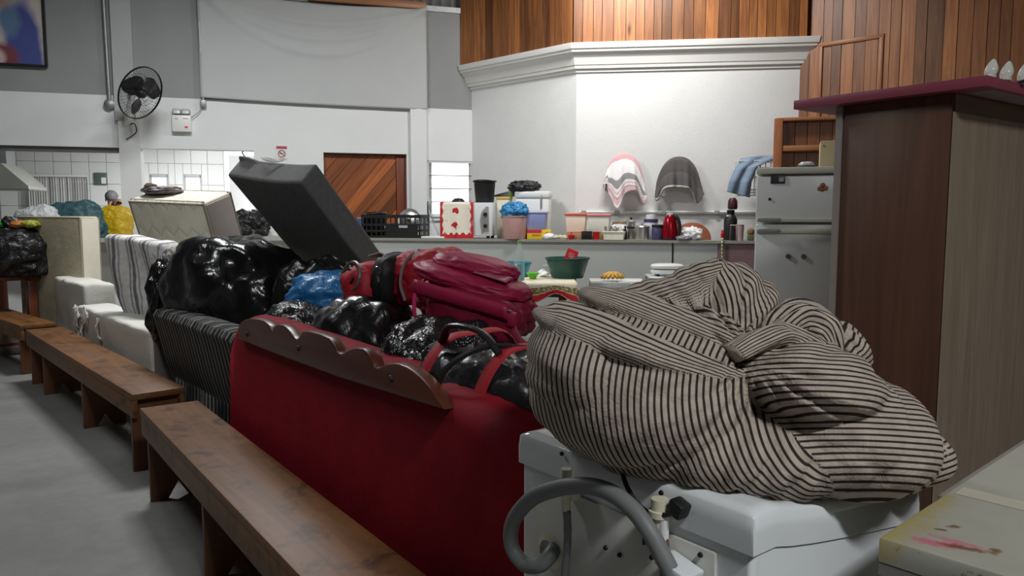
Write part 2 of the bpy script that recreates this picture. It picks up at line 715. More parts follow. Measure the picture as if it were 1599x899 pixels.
# framed hatch on the timber wall
RF, _ = seg_frame(PC + V((.05, -.02, 0)), PD)
rn = V((pr.y, -pr.x, 0))
rc = rn.dot(PC + V((.05, -.02, 0)) + rn * .05)


def rwall(px, py):
    q = on_plane(px, py, (rn.x, rn.y), rc)
    return (q - (PC + V((.05, -.02, 0)))).dot(pr), q.z


(xa, za), (xb, zb) = rwall(1283, 68), rwall(1378, 53)
zt = (za + zb) / 2
hatch = thing('wall_hatch', 'small framed timber hatch set high in the boarded wall', 'hatch', RF @ V((xa, -.045, zt - 1.05)), math.atan2(pr.y, pr.x))
bm = NB()
box(bm, ((xb - xa) / 2, -.01, 1.03), (xb - xa + .05, .035, .045), bev=.006)
obj('frame_rail', bm, W_trimw, hatch)
for x in (0, xb - xa):
    bm = NB()
    box(bm, (x, -.01, .52), (.045, .035, 1.0), bev=.006)
    obj('frame_stile', bm, W_trimv, hatch)

# ---------------------------------------------------------------- door of diagonal boards in the back wall
(dx0, dx1) = DR
DW = dx1 - dx0
door = bpy.data.objects.new('door_1', None)
COL.objects.link(door)
door['kind'] = 'structure'
door.location = wall_pt(dx0, 0, -0.08)
door.rotation_euler = (0, 0, WANG)
bm = NB()
box(bm, (DW / 2, .05, 1.11), (DW, .03, 2.22))
obj('door_leaf', bm, W_door, door)
bm = NB()
box(bm, (DW - .065, .015, 1.11), (.13, .05, 2.21), bev=.004)
obj('stile', bm, wood('door_stile', sRGB(132, 60, 26), sRGB(90, 38, 18), 2, .42, 1.2), door)


def clip(poly, a, b, c):
    out = []
    for i, p in enumerate(poly):
        q = poly[(i + 1) % len(poly)]
        dp, dq = a * p[0] + b * p[1] - c, a * q[0] + b * q[1] - c
        if dp <= 0:
            out.append(p)
        if dp * dq < 0:
            t = dp / (dp - dq)
            out.append((p[0] + (q[0] - p[0]) * t, p[1] + (q[1] - p[1]) * t))
    return out


ang = R(50)
ca, sa = math.cos(ang), math.sin(ang)
k = -1.9
while k < 1.6:
    w = rnd.uniform(.11, .17)
    rect = [(0.01, 0.01), (DW - .135, 0.01), (DW - .135, 2.20), (0.01, 2.20)]
    pl = clip(rect, -sa, ca, k + w - .006)
    pl = clip(pl, sa, -ca, -k) if pl else pl
    k += w
    if len(pl) < 3:
        continue
    cx, cz = sum(p[0] for p in pl) / len(pl), sum(p[1] for p in pl) / len(pl)
    loc = [((p[0] - cx) * ca + (p[1] - cz) * sa, -(p[0] - cx) * sa + (p[1] - cz) * ca) for p in pl]
    bm = NB()
    prism(bm, loc, -.012, .012)
    o = obj('board', bm, W_door, door, loc=(cx, .022, cz), rot=(0, -ang, 0), smooth=0)

# ---------------------------------------------------------------- louvre window
win = bpy.data.objects.new('window_1', None)
COL.objects.link(win)
win['kind'] = 'structure'
win.location = wall_pt(WI[0], 1.40, 0.0)
win.rotation_euler = (0, 0, WANG)
WW, WH = WI[1] - WI[0], .74
bm = NB()
for (x, z, sx, sz) in ((WW / 2, .012, WW, .024), (WW / 2, WH - .012, WW, .024), (.012, WH / 2, .024, WH), (WW - .012, WH / 2, .024, WH)):
    box(bm, (x, .05, z), (sx, .08, sz))
obj('window_frame', bm, M_wplast, win)
for i in range(4):
    bm = NB()
    box(bm, (WW / 2, .05, .1 + i * .178), (WW - .06, .006, .185), rot=(R(-16), 0, 0))
    obj('louvre_pane', bm, mat('frosted_glass', (.97, .98, .98), .35, var=0, trans=1.0, ior=1.2), win, smooth=0)
    bm = NB()
    box(bm, (WW / 2, .018, .19 + i * .178), (WW - .05, .012, .012))
    obj('louvre_clip', bm, mat('louvre_rail', sRGB(150, 110, 104), .5), win)
bm = NB()
tube(bm, spline([(.02, -.02, .14), (.02, -.05, .02), (.05, -.06, -.02), (.2, -.06, -.02)], 5), .012, 8)
box(bm, (.02, -.02, .12), (.05, .05, .16), bev=.01)
obj('crank_handle', bm, M_galv, win)

# ---------------------------------------------------------------- kitchen seen through the openings
KD = 4.0
bm = NB()
kw = lambda px, py: (lambda q: ((q - WA).dot(WD), q.z))(on_plane(px, py, (WN.x, WN.y), WC + KD))
kxr = kw(350, 280)[0]
k1a, k1b = kw(235, 302), kw(262, 276)
k2a, k2b = kw(288, 304), kw(314, 274)
KL = -5.0
HZ0, HZ1 = k1a[1] - .35, max(k1b[1], k2b[1])
slab(bm, MW, KL, kxr, 0, HZ0, KD, KD + .15)
slab(bm, MW, KL, kxr, HZ1, 3.0, KD, KD + .15)
for a, b in ((KL, k1a[0]), (k1b[0], k2a[0]), (k2b[0], kxr)):
    slab(bm, MW, a, b, HZ0, HZ1, KD, KD + .15)
slab(bm, MW, KL - .15, KL, 0, 3.0, T, KD + .15)
slab(bm, MW, 5.0, 5.15, 0, 3.0, T, KD + .15)
slab(bm, MW, kxr + .9, 5.0, 0, 3.0, KD, KD + .15)
slab(bm, MW, kxr, kxr + .9, 2.7, 3.0, KD, KD + .15)
wall_kitchen = obj('wall_kitchen', bm, mat('kitchen_grout', sRGB(198, 198, 196), .7), kind='structure', smooth=0)
bm = NB()
slab(bm, MW, KL - .15, 5.15, 2.82, 2.9, T, KD + .15)
obj('ceiling_kitchen', bm, M_white, kind='structure')
# tiles, one by one, on the part of that wall that shows
M_tile = mat('glazed_tile', sRGB(222, 224, 223), .25, var=.02, vs=1.5)
TW, TH = .262, .36
tile0 = {}
u0 = kw(0, 280)[0] - .1
nu = int((kxr - u0) / TW)
holes = [(k1a[0] - .01, k1b[0] + .01, HZ0 - .01, HZ1 + .01), (k2a[0] - .01, k2b[0] + .01, HZ0 - .01, HZ1 + .01)]


def minus(rects, h):
    out = []
    for (a, b, c, d) in rects:
        if h[1] <= a or h[0] >= b or h[3] <= c or h[2] >= d:
            out.append((a, b, c, d))
            continue
        if h[0] > a:
            out.append((a, h[0], c, d))
        if h[1] < b:
            out.append((h[1], b, c, d))
        x0, x1 = max(a, h[0]), min(b, h[1])
        if h[2] > c:
            out.append((x0, x1, c, h[2]))
        if h[3] < d:
            out.append((x0, x1, h[3], d))
    return out


for i in range(nu):
    for j in range(4):
        rects = [(kxr - TW * (i + 1), kxr - TW * i, 1.2 + TH * j, 1.2 + TH * (j + 1))]
        for h in holes:
            rects = minus(rects, h)
        for (a, b, c, d) in rects:
            if b - a < .02 or d - c < .02:
                continue
            key = (round(b - a, 3), round(d - c, 3))
            if key not in tile0:
                bmx = NB()
                box(bmx, (0, 0, 0), (b - a - .007, .012, d - c - .007), bev=.003, seg=1)
                tile0[key] = o = obj('tile', bmx, M_tile, wall_kitchen)
            else:
                o = twin(tile0[key], wall_kitchen)
            p = WA + WD * ((a + b) / 2) + WN * (KD - .008)
            o.location = (p.x, p.y, (c + d) / 2)
            o.rotation_euler = (0, 0, WANG)
for i, (a, b) in enumerate(((k1a, k1b), (k2a, k2b))):
    w = bpy.data.objects.new('window_%d' % (i + 2), None)
    COL.objects.link(w)
    w['kind'] = 'structure'
    w.location = WA + WD * a[0] + WN * KD + V((0, 0, HZ0))
    w.rotation_euler = (0, 0, WANG)
    wi, he = b[0] - a[0], HZ1 - HZ0
    bm = NB()
    for (x, z, sx, sz) in ((wi / 2, .015, wi, .03), (wi / 2, he - .02, wi, .04), (.012, he / 2, .024, he), (wi - .012, he / 2, .024, he)):
        box(bm, (x, .03, z), (sx, .08, sz))
    obj('window_frame', bm, mat('window_frame_grey', (.42, .42, .43), .5), w)
    bm = NB()
    box(bm, (wi / 2, .05, he / 2), (wi - .03, .005, he - .04))
    obj('window_pane', bm, M_glass, w)
# bright kitchen side door standing open to the day
# ---------------------------------------------------------------- big cloth screen on the back wall
(su0, sz0), (su1, sz1) = wall_uz(314, 153), wall_uz(666, 172)
sT0, sT1 = 4.13, wall_uz(664, 15)[1]
bm = NB()


def cloth_f(u, v):
    top = sT0 + (sT1 - sT0) * u - .10 * math.sin(math.pi * min(1, u * 1.0)) * (1 if v > .5 else v * 2) * (1 - abs(u - .55)) * .6
    bot = sz0 + (sz1 - sz0) * u - .012 * math.sin(math.pi * u)
    z = bot + (top - bot) * v
    x = su0 + (su1 - su0) * u
    sagc = 0.0
    for k, d in ((.35, .030), (.62, .026), (.9, .022)):
        c = v - (1 - k * .55 * (1 - (2 * u - 1) ** 2))
        sagc += d * math.exp(-(c / .035) ** 2)
    y = -.05 - sagc - .015 * noise.noise(V((u * 5, v * 3, 1))) - .01 * (1 - v)
    return (x, y, z)


sheet(bm, cloth_f, 70, 50)
scr = obj('cloth_screen', bm, mat('screen_cloth', sRGB(188, 190, 190), .85, var=.03, vs=3, bump=.25, bs=250, bd=.001), loc=WA, rot=(0, 0, WANG), solid=.003, smooth=180)
tag(scr, 'large pale grey cloth sheet hung flat across the upper back wall', 'sheet')
for i, (x0, x1, zz) in enumerate(((.50, .63, .022),)):
    pass
bm = NB()
bu0, bu1 = wall_uz(480, 5)[0], su1
box(bm, ((bu0 + bu1) / 2, -.06, sT1 + .03), (bu1 - bu0, .05, .09), bev=.005)
tag(obj('wooden_batten', bm, W_trimw, loc=WA, rot=(0, 0, WANG)), 'wooden batten along the top edge of the hung cloth sheet', 'batten')

# ---------------------------------------------------------------- banner, upper corner
bx0, bz0 = -.75, wall_uz(76, 106)[1]
bx1, bz1 = wall_uz(76, 106)[0], 4.08


def banner_mat():
    m, nt, b = nodes_of('printed_banner')
    vec = coords(nt)
    wob = N(nt, 'ShaderNodeTexNoise')
    wob.inputs['Scale'].default_value = 4.0
    nt.links.new(vec, wob.inputs['Vector'])
    vv = N(nt, 'ShaderNodeVectorMath', operation='MULTIPLY_ADD')
    nt.links.new(wob.outputs['Color'], vv.inputs[0])
    vv.inputs[1].default_value = (.09, .09, .09)
    nt.links.new(vec, vv.inputs[2])
    vec = vv.outputs[0]
    c = (0.56, 0.50, 0.47)

    def spot(c, x, z, rx, rz, col, soft=.25):
        mp = N(nt, 'ShaderNodeMapping')
        mp.inputs['Location'].default_value = (-x / rx, 0, -z / rz)
        mp.inputs['Scale'].default_value = (1 / rx, 0, 1 / rz)
        nt.links.new(vec, mp.inputs[0])
        ln = N(nt, 'ShaderNodeVectorMath', operation='LENGTH')
        nt.links.new(mp.outputs[0], ln.inputs[0])
        f = ramp(nt, ln.outputs['Value'], [(1 - soft, (1, 1, 1)), (1.0, (0, 0, 0))])
        return mixc(nt, f, c, col)

    W = bx1 - bx0
    c = spot(c, W - .19, .10, .21, .78, sRGB(70, 80, 146))
    c = spot(c, W - .32, .56, .15, .24, sRGB(96, 122, 156), .5)
    c = spot(c, W - .40, .14, .20, .19, sRGB(124, 60, 68), .4)
    c = spot(c, W - .47, .12, .12, .15, sRGB(200, 176, 170), .4)
    c = spot(c, W - .52, .48, .14, .17, sRGB(182, 184, 172), .5)
    c = spot(c, W - .50, .78, .28, .16, sRGB(168, 136, 120), .5)
    nt.links.new(c, b.inputs['Base Color'])
    b.inputs['Roughness'].default_value = .6
    return m


ban = thing('wall_banner', 'printed canvas picture in blue, rose and cream on the upper wall', 'picture', wall_pt(bx0, bz0, .02), WANG)
bm = NB()
box(bm, ((bx1 - bx0) / 2, -.02, (bz1 - bz0) / 2), (bx1 - bx0 - .02, .02, bz1 - bz0 - .02))
cv = obj('canvas', bm, banner_mat(), ban)
bm = NB()
for (x, z, sx, sz) in (((bx1 - bx0) / 2, .01, bx1 - bx0, .022), ((bx1 - bx0) / 2, bz1 - bz0 - .01, bx1 - bx0, .022), (.01, (bz1 - bz0) / 2, .022, bz1 - bz0), (bx1 - bx0 - .01, (bz1 - bz0) / 2, .022, bz1 - bz0)):
    box(bm, (x, -.025, z), (sx, .05, sz))
obj('frame', bm, M_black, ban)

# ---------------------------------------------------------------- conduits
for (px0, px1, py1, nm, lb) in ((161, 171, 160, 'conduit', 'grey conduit dropping to a round box beside the wall fan'),
                                (309, 317, 158, 'conduit', 'grey conduit dropping along the edge of the cloth sheet')):
    u, z = wall_uz(px1, py1, .04)
    c = thing(nm, lb, 'pipe', wall_pt(u, z, .035), WANG)
    bm = NB()
    tube(bm, [(-.015, 0, 4.1 - z), (0, 0, .0)], .022, 10)
    obj('pipe', bm, M_galv, c)
    bm = NB()
    if px0 < 200:
        lathe(bm, [(0, -.03), (.055, -.03), (.06, -.02), (.06, .02), (.03, .04), (0, .04)], 18, m=TR((0, -.005, -.02), (R(90), 0, 0)))
    else:
        box(bm, (0, 0, -.03), (.07, .06, .09), bev=.008)
    obj('junction_box', bm, M_galv, c)
    if px0 > 200:
        bm = NB()
        tube(bm, spline([(-.02, -.01, -.07), (-.05, -.01, -.13), (-.12, -.012, -.19), (-.19, -.012, -.25)], 5), .006, 6)
        obj('wire', bm, M_galv, c)

# ---------------------------------------------------------------- wall fan
fc = at(219, 145, 8.85)
fan = thing('wall_fan', 'black caged oscillating fan mounted on the grey wall pillar', 'fan', wall_pt(wall_uz(203, 188)[0], 2.55, 0.06), WANG)
fl = fan.matrix_world
Minv = (TR(fan.location, (0, 0, WANG))).inverted()
hub = Minv @ fc
fdir = (Minv.to_3x3() @ V((.90, -.30, -.40))).normalized()
zq = fdir.to_track_quat('Z', 'Y').to_matrix().to_4x4()
HM = M.Translation(hub) @ zq
bm = NB()
for rr_, zz in ((.30, 0.0), (.30, .012)):
    tube(bm, [(HM @ V((rr_ * math.cos(t), rr_ * math.sin(t), zz))) for t in [i * 2 * math.pi / 48 for i in range(49)]], .006, 6)
nw = 44
for side, dep in ((1, .085), (-1, .085)):
    for i in range(nw):
        t = i * 2 * math.pi / nw
        pts = []
        for k in range(7):
            a = k / 6
            r_ = .05 + .25 * a
            pts.append(HM @ V((r_ * math.cos(t + .3 * a), r_ * math.sin(t + .3 * a), side * dep * (1 - a ** 3))))
        tube(bm, pts, .0017, 3, cap=False)
    for r_ in (.12, .2):
        a = (r_ - .05) / .25
        tube(bm, [(HM @ V((r_ * math.cos(t), r_ * math.sin(t), side * dep * (1 - a ** 3)))) for t in [i * 2 * math.pi / 36 for i in range(37)]], .0022, 4)
obj('cage', bm, M_dark, fan)
for k in range(3):
    bm = NB()

    def bl(u, v, k=k):
        t = k * 2 * math.pi / 3 + .5 + (v - .5) * 1.15 * (.5 + .8 * math.sin(math.pi * min(1, u * .9 + .1)))
        r_ = .045 + .21 * u
        return HM @ V((r_ * math.cos(t), r_ * math.sin(t), (v - .5) * -.09))
    sheet(bm, bl, 8, 8)
    obj('blade', bm, M_black, fan, solid=.003)
bm = NB()
lathe(bm, [(0, .075), (.03, .07), (.05, .05), (.055, .0), (.05, -.03), (0, -.03)], 20, m=HM)
obj('hub', bm, M_black, fan)
bm = NB()
lathe(bm, [(0, -.09), (.055, -.09), (.07, -.12), (.07, -.2), (.04, -.25), (0, -.25)], 20, m=HM)
obj('motor', bm, M_black, fan)
mp_ = HM @ V((0, 0, -.18))
bm = NB()
tube(bm, spline([mp_, mp_ + V((0, .02, -.12)), (.0, -.10, .06), (0, .0, .0)], 6), .018, 8)
box(bm, (0, .0, .0), (.1, .03, .14), bev=.008)
obj('wall_bracket', bm, M_wplast, fan)
bm = NB()
tube(bm, spline([(.01, -.03, -.06), (.06, -.03, -.05), (.08, -.03, -.14), (.02, -.02, -.2), (-.04, -.02, -.24)], 6), .006, 6)
obj('cord', bm, M_dark, fan)

# ---------------------------------------------------------------- emergency light and sign
eu, ez = wall_uz(270, 206)
em = thing('emergency_light', 'white emergency light box with two lamp heads on the wall', 'light', wall_pt(eu, ez, 0.0), WANG)
ew = wall_uz(300, 206)[0] - eu
bm = NB()
box(bm, (ew / 2, -.04, .1), (ew, .08, .2), bev=.012)
bxo = obj('case', bm, M_wplast, em)
for k in (.27, .73):
    bm = NB()
    box(bm, (ew * k, -.05, .24), (.1, .07, .065), bev=.015, rot=(R(-12), 0, 0))
    hd = obj('lamp_head', bm, mat('grey_lamp_head', (.42, .43, .42), .4), em)
    bm = NB()
    box(bm, (ew * k, -.087, .235), (.075, .006, .045), bev=.004, rot=(R(-12), 0, 0))
    obj('lens', bm, mat('lamp_lens', (.62, .63, .62), .15), hd)
bm = NB()
box(bm, (ew * .74, -.082, .055), (.035, .004, .02))
obj('label', bm, mat('red_label', (.75, .06, .08), .5), bxo)
for kx, kz, kw_ in ((.25, .155, .03), (.72, .16, .06)):
    bm = NB()
    box(bm, (ew * kx, -.082, kz), (kw_, .004, .008))
    obj('lettering', bm, mat('grey_print', (.4, .4, .4), .6), bxo)

gu, gz = wall_uz(432, 249)
sg = thing('no_smoking_sign', 'small white no smoking sign with a red header on the wall', 'sign', wall_pt(gu, gz, 0.0), WANG)
bm = NB()
box(bm, (.065, -.004, .085), (.13, .006, .17))
obj('plate', bm, mat('sign_white', sRGB(226, 220, 218), .5, var=0), sg)
bm = NB()
box(bm, (.065, -.008, .152), (.13, .003, .034))
obj('header', bm, mat('sign_red', sRGB(176, 70, 84), .5, var=0), sg)
bm = NB()
tube(bm, [(.065 + .042 * math.cos(t), -.009, .075 + .042 * math.sin(t)) for t in [i * math.pi / 12 for i in range(25)]], .005, 6)
tube(bm, [(.036, -.009, .104), (.094, -.009, .046)], .005, 6)
obj('prohibition_ring', bm, mat('sign_ring', sRGB(140, 84, 88), .5, var=0), sg)
bm = NB()
box(bm, (.06, -.008, .075), (.05, .003, .009))
tube(bm, spline([(.086, -.009, .08), (.094, -.009, .088), (.088, -.009, .096)], 4), .002, 5)
obj('cigarette', bm, mat('sign_black', (.03, .03, .03), .5, var=0), sg)
bm = NB()
box(bm, (.065, -.008, .013), (.09, .003, .01))
obj('lettering', bm, mat('grey_print', (.4, .4, .4), .6), sg)

# ---------------------------------------------------------------- kitchen fittings
KH = 2.2
hp = on_plane(48, 296, (WN.x, WN.y), WC + 2.0)
hood = thing('range_hood', 'grey steel range hood with square duct in the kitchen', 'hood', hp, WANG)
bm = NB()
pr_ = [(-1.3, 0), (0, 0), (0, .045), (-.32, .36), (-.98, .36), (-1.3, .045)]
prism(bm, pr_, -.1, .8)
obj('canopy', bm, mat('hood_steel', sRGB(176, 178, 170), .45, .3, var=.06, vs=3), hood)
bm = NB()
box(bm, (-.52, .35, .62), (.4, .4, .56))
obj('duct', bm, mat('duct_steel', sRGB(160, 163, 163), .4, .5, var=.15, vs=5, stretch=(8, 8, 1)), hood)
bm = NB()
tube(bm, [(-1.3, -.1, 0), (0, -.1, 0), (0, .8, 0)], .012, 6)
obj('rim', bm, M_galv, hood)

r0, r1 = on_plane(42, 274, (WN.x, WN.y), WC + KD - .12), on_plane(137, 276, (WN.x, WN.y), WC + KD - .12)
sl = (r1 - r0).length
sc_ = thing('strip_curtain', 'curtain of pale hanging strips on a rail in the kitchen', 'curtain', (r0.x, r0.y, r0.z), WANG)
bm = NB()
tube(bm, [(0, 0, 0), (sl, 0, 0)], .02, 8)
obj('rail', bm, M_wplast, sc_)
s0 = None
for i in range(24):
    if s0 is None:
        bm = NB()
        sheet(bm, lambda u, v: ((u - .5) * .042, .012 * math.sin(u * math.pi) + .006 * math.sin(v * 9), -.95 * v), 4, 8)
        s0 = obj('strip', bm, mat('grey_strip', sRGB(186, 187, 186), .4, var=.1, vs=3), sc_, solid=.003)
        o = s0
    else:
        o = twin(s0, sc_)
    o.location = (.03 + i * (sl - .06) / 23, 0, -.01)
    o.rotation_euler = (0, 0, rnd.uniform(-.5, .5))
bp = on_plane(157, 279, (WN.x, WN.y), WC + KD - .03)
bm = NB()
box(bm, (0, 0, 0), (.19, .03, .2), bev=.004)
nb = thing('notice_board', 'small dark green board hung on the tiled kitchen wall', 'board', bp, WANG)
obj('panel', bm, mat('dark_green_board', sRGB(84, 100, 92), .5, var=.25, vs=12), nb)
bm = NB()
box(bm, (.05, -.02, -.03), (.07, .006, .1))
obj('pinned_sheet', bm, M_wplast, nb)
# bright outer door beyond the kitchen
d0 = WA + WD * (kxr + .04) + WN * (KD + .9)
bm = NB()
box(bm, (.75, 0, 1.25), (1.5, .05, 2.5))
do = bpy.data.objects.new('door_2', None)
COL.objects.link(do)
do['kind'] = 'structure'
do.location = d0
do.rotation_euler = (0, 0, WANG)
obj('door_leaf', bm, mat('white_door', sRGB(240, 240, 240), .5, var=.01), do)
bm = NB()
tube(bm, spline([(.02, -.03, 1.72), (.02, -.07, 1.72), (.02, -.07, 1.6), (.02, -.03, 1.6)], 4), .012, 6)
obj('door_handle', bm, M_galv, do)


# ---------------------------------------------------------------- people in the kitchen
def person(label, loc, rotz, shirt, hair, lean, trousers, arm_reach):
    t = thing('person', label, 'person', loc, rotz)
    lv = R(lean)

    def up(x, y, z):      # lean the trunk forward (towards local -y) above the hip
        if z > .95:
            dz, dy = z - .95, y
            return (x, y * math.cos(lv) - dz * math.sin(lv), .95 + dz * math.cos(lv) + y * math.sin(lv) * 0)
        return (x, y, z)
    J = {}
    vs, es, rs = [], [], []

    def add(n, co, r, link=None):
        J[n] = len(vs)
        vs.append(up(*co))
        rs.append(r)
        if link:
            es.append((J[link], J[n]))
    add('pelvis', (0, 0, .95), (.165, .12))
    add('belly', (0, 0, 1.1), (.15, .11), 'pelvis')
    add('chest', (0, 0, 1.3), (.165, .12), 'belly')
    add('top', (0, .01, 1.44), (.10, .08), 'chest')
    add('neck', (0, .0, 1.53), (.055, .055), 'top')
    add('jaw', (0, -.025, 1.60), (.066, .08), 'neck')
    add('head', (0, -.012, 1.68), (.077, .098), 'jaw')
    add('crown', (0, -.005, 1.745), (.058, .075), 'head')
    for s, sd in ((1, 'l'), (-1, 'r')):
        add('sh' + sd, (s * .185, .0, 1.41), (.062, .062), 'top')
        add('el' + sd, (s * .235, -.06, 1.14), (.042, .042), 'sh' + sd)
        add('wr' + sd, (s * .17, -.26, 1.14 + arm_reach), (.029, .029), 'el' + sd)
        add('pa' + sd, (s * .15, -.335, 1.14 + arm_reach), (.03, .02), 'wr' + sd)
        for q in range(4):
            b_ = 'f%d%s' % (q, sd)
            add(b_ + 'a', (s * .15 + (q - 1.5) * .02, -.375, 1.14 + arm_reach), (.0095, .0095), 'pa' + sd)
            add(b_ + 'b', (s * .15 + (q - 1.5) * .022, -.41 + abs(q - 1.3) * .006, 1.13 + arm_reach), (.0085, .0085), b_ + 'a')
            add(b_ + 'c', (s * .15 + (q - 1.5) * .022, -.43 + abs(q - 1.3) * .01, 1.112 + arm_reach), (.0075, .0075), b_ + 'b')
        add('th' + sd, (s * .11, -.34, 1.13 + arm_reach), (.011, .011), 'wr' + sd)
        add('tt' + sd, (s * .095, -.37, 1.125 + arm_reach), (.009, .009), 'th' + sd)
        add('hip' + sd, (s * .095, 0, .88), (.095, .1), 'pelvis')
        add('kn' + sd, (s * .1, -.015, .5), (.06, .064), 'hip' + sd)
        add('an' + sd, (s * .1, .02, .09), (.04, .045), 'kn' + sd)
        add('to' + sd, (s * .105, -.13, .035), (.04, .03), 'an' + sd)
    me = bpy.data.meshes.new('body')
    me.from_pydata(vs, es, [])
    b = bpy.data.objects.new('body', me)
    COL.objects.link(b)
    b.parent = t
    sk = b.modifiers.new('skin', 'SKIN')
    sk.use_smooth_shade = True
    for i, sv in enumerate(me.skin_vertices[0].data):
        sv.radius = rs[i]
        sv.use_root = (i == 0)
    sb = b.modifiers.new('sub', 'SUBSURF')
    sb.levels = sb.render_levels = 2
    me.materials.append(mat('skin', sRGB(186, 136, 112), .55, var=.05))
    # clothes: tubes that follow the trunk and limbs
    P = lambda n: V(vs[J[n]])
    bm = NB()
    ring = lambda c, rx, ry, n=20, tilt=0: [(c[0] + rx * math.cos(k * 2 * math.pi / n), c[1] + ry * math.sin(k * 2 * math.pi / n), c[2]) for k in range(n)]
    lv_ = [(.86, .185, .15), (.98, .18, .145), (1.1, .172, .135), (1.25, .185, .142), (1.36, .195, .14), (1.43, .175, .115), (1.475, .105, .09), (1.50, .066, .066)]
    rr_ = []
    for z, rx, ry in lv_:
        rr_.append([bm.verts.new(up(rx * math.cos(k * 2 * math.pi / 20), ry * math.sin(k * 2 * math.pi / 20), z)) for k in range(20)])
    for a, c in zip(rr_, rr_[1:]):
        for k in range(20):
            bm.faces.new((a[k], a[(k + 1) % 20], c[(k + 1) % 20], c[k]))
    for sd in 'lr':
        s_, e_ = P('sh' + sd), P('el' + sd)
        tube(bm, [P('top').lerp(s_, .55), s_, s_.lerp(e_, .5), s_.lerp(e_, .8)], [.085, .08, .068, .064], 12, cap=False)
    obj('shirt', bm, shirt, t, smooth=180, solid=.006)
    bm = NB()
    for sd in 'lr':
        h_, k_, a_ = P('hip' + sd), P('kn' + sd), P('an' + sd)
        tube(bm, [h_ + V((0, 0, .12)), h_, h_.lerp(k_, .5), k_, k_.lerp(a_, .5), a_], [.125, .118, .095, .08, .074, .07], 14, cap=False)
    obj('trousers', bm, trousers, t, smooth=180, solid=.006)
    bm = NB()
    hc = P('head').lerp(P('crown'), .35)
    r = bmesh.ops.create_icosphere(bm, subdivisions=3, radius=1)
    dele = []
    for v in r['verts']:
        d = v.co.copy()
        if d.z < -.25 + (.75 if d.y < -.35 else 0) - (.35 if d.y > .3 else 0):
            dele.append(v)
        v.co = hc + V((d.x * .094, d.y * .112 + .008, d.z * .105)) * (1 + .03 * noise.noise(d * 5))
    bmesh.ops.delete(bm, geom=dele, context='VERTS')
    obj('hair', bm, hair, t, smooth=180, solid=.008)
    bm = NB()
    hf = P('head')
    for s in (1, -1):
        bmesh.ops.create_icosphere(bm, subdivisions=2, radius=.011, matrix=M.Translation(hf + V((s * .032, -.102, .0))))
    obj('eyes', bm, mat('eye_dark', (.03, .02, .015), .2, var=0), t)
    bm = NB()
    bmesh.ops.create_icosphere(bm, subdivisions=2, radius=1, matrix=TR(hf + V((0, -.115, -.035)), (R(20), 0, 0), (.014, .02, .024)))
    for s in (1, -1):
        bmesh.ops.create_icosphere(bm, subdivisions=2, radius=1, matrix=TR(hf + V((s * .085, .0, -.02)), (0, 0, 0), (.012, .022, .034)))
    obj('nose_and_ears', bm, mat('skin', sRGB(186, 136, 112)), t)
    bm = NB()
    bmesh.ops.create_icosphere(bm, subdivisions=2, radius=1, matrix=TR(hf + V((0, -.098, -.075)), (0, 0, 0), (.026, .01, .007)))
    obj('mouth', bm, mat('lips', sRGB(150, 84, 78), .5, var=0), t)
    return t


p1 = on_plane(174, 335, (WN.x, WN.y), WC + 3.2)
person('person with short grey hair and dark shirt, back turned, in the kitchen', (p1.x, p1.y, 0), R(200), mat('charcoal_shirt', sRGB(62, 64, 68), .9), mat('grey_hair', sRGB(92, 92, 94), .7, var=.2, vs=60), 8, mat('dark_trousers', sRGB(50, 52, 60), .9), -.1)
p2 = on_plane(150, 335, (WN.x, WN.y), WC + 2.7)
person('person in a white shirt stooping in the kitchen under the dark green board', (p2.x, p2.y, 0), R(70), mat('white_shirt', sRGB(222, 222, 226), .9), mat('brown_hair', sRGB(92, 66, 58), .7, var=.2, vs=60), 38, mat('dark_trousers', sRGB(50, 52, 60), .9), -.2)
# ---------------------------------------------------------------- bar counter
CL, CR = V((-2.05, 9.58, 0)), V((2.93, 8.33, 0))
CDIR = (CR - CL).normalized()
CN = V((-CDIR.y, CDIR.x, 0))
CANG = math.atan2(CDIR.y, CDIR.x)
CLEN = (CR - CL).length
CC = CN.dot(CL)
CTOP = 1.13
MC = M.LocRotScale(CL, Euler((0, 0, CANG)), V((1, 1, 1)))
bm = NB()
slab(bm, MC, 0, CLEN, 0, CTOP - .03, .03, .13)
bar = thing('bar_counter', 'long grey bar counter below the white wall, holding kitchen things', 'counter', CL, CANG)
bm = NB()
slab(bm, None, 0, CLEN, 0, CTOP - .03, .03, .13)
obj('front_panel', bm, mat('counter_panel', sRGB(178, 181, 178), .6, var=.05, vs=1.5), bar)
xj = (on_plane(1050, 400, (CN.x, CN.y), CC) - CL).dot(CDIR)
bm = NB()
slab(bm, None, xj - .008, xj + .008, .02, CTOP - .03, .022, .032)
obj('panel_joint', bm, M_dark, bar)
bm = NB()
slab(bm, None, 0, CLEN, CTOP - .03, CTOP, 0, .46)
obj('worktop', bm, mat('worktop_stone', sRGB(150, 147, 140), .4, var=.15, vs=30), bar)
xm = (on_plane(1120, 400, (CN.x, CN.y), CC) - CL).dot(CDIR)
bm = NB()
slab(bm, None, xm, CLEN, .02, CTOP - .03, .02, .03)
obj('end_panel', bm, mat('mauve_panel', sRGB(132, 104, 110), .6, var=.08), bar, label='dull mauve end panel')


def on_bar(px, back, z=CTOP):
    """point on the counter in the sight column px, back metres behind its front edge"""
    q = on_plane(px, 372, (CN.x, CN.y), CC + back)
    return V((q.x, q.y, z))


def bar_w(px0, px1, back=.15):
    return (on_bar(px1, back) - on_bar(px0, back)).length


def hgt(py0, py1, Y):
    return (py1 - py0) * Y / FPX


PXM = 8.9 / FPX


def pos(px, back, z=CTOP):
    return on_bar(px, back, z)


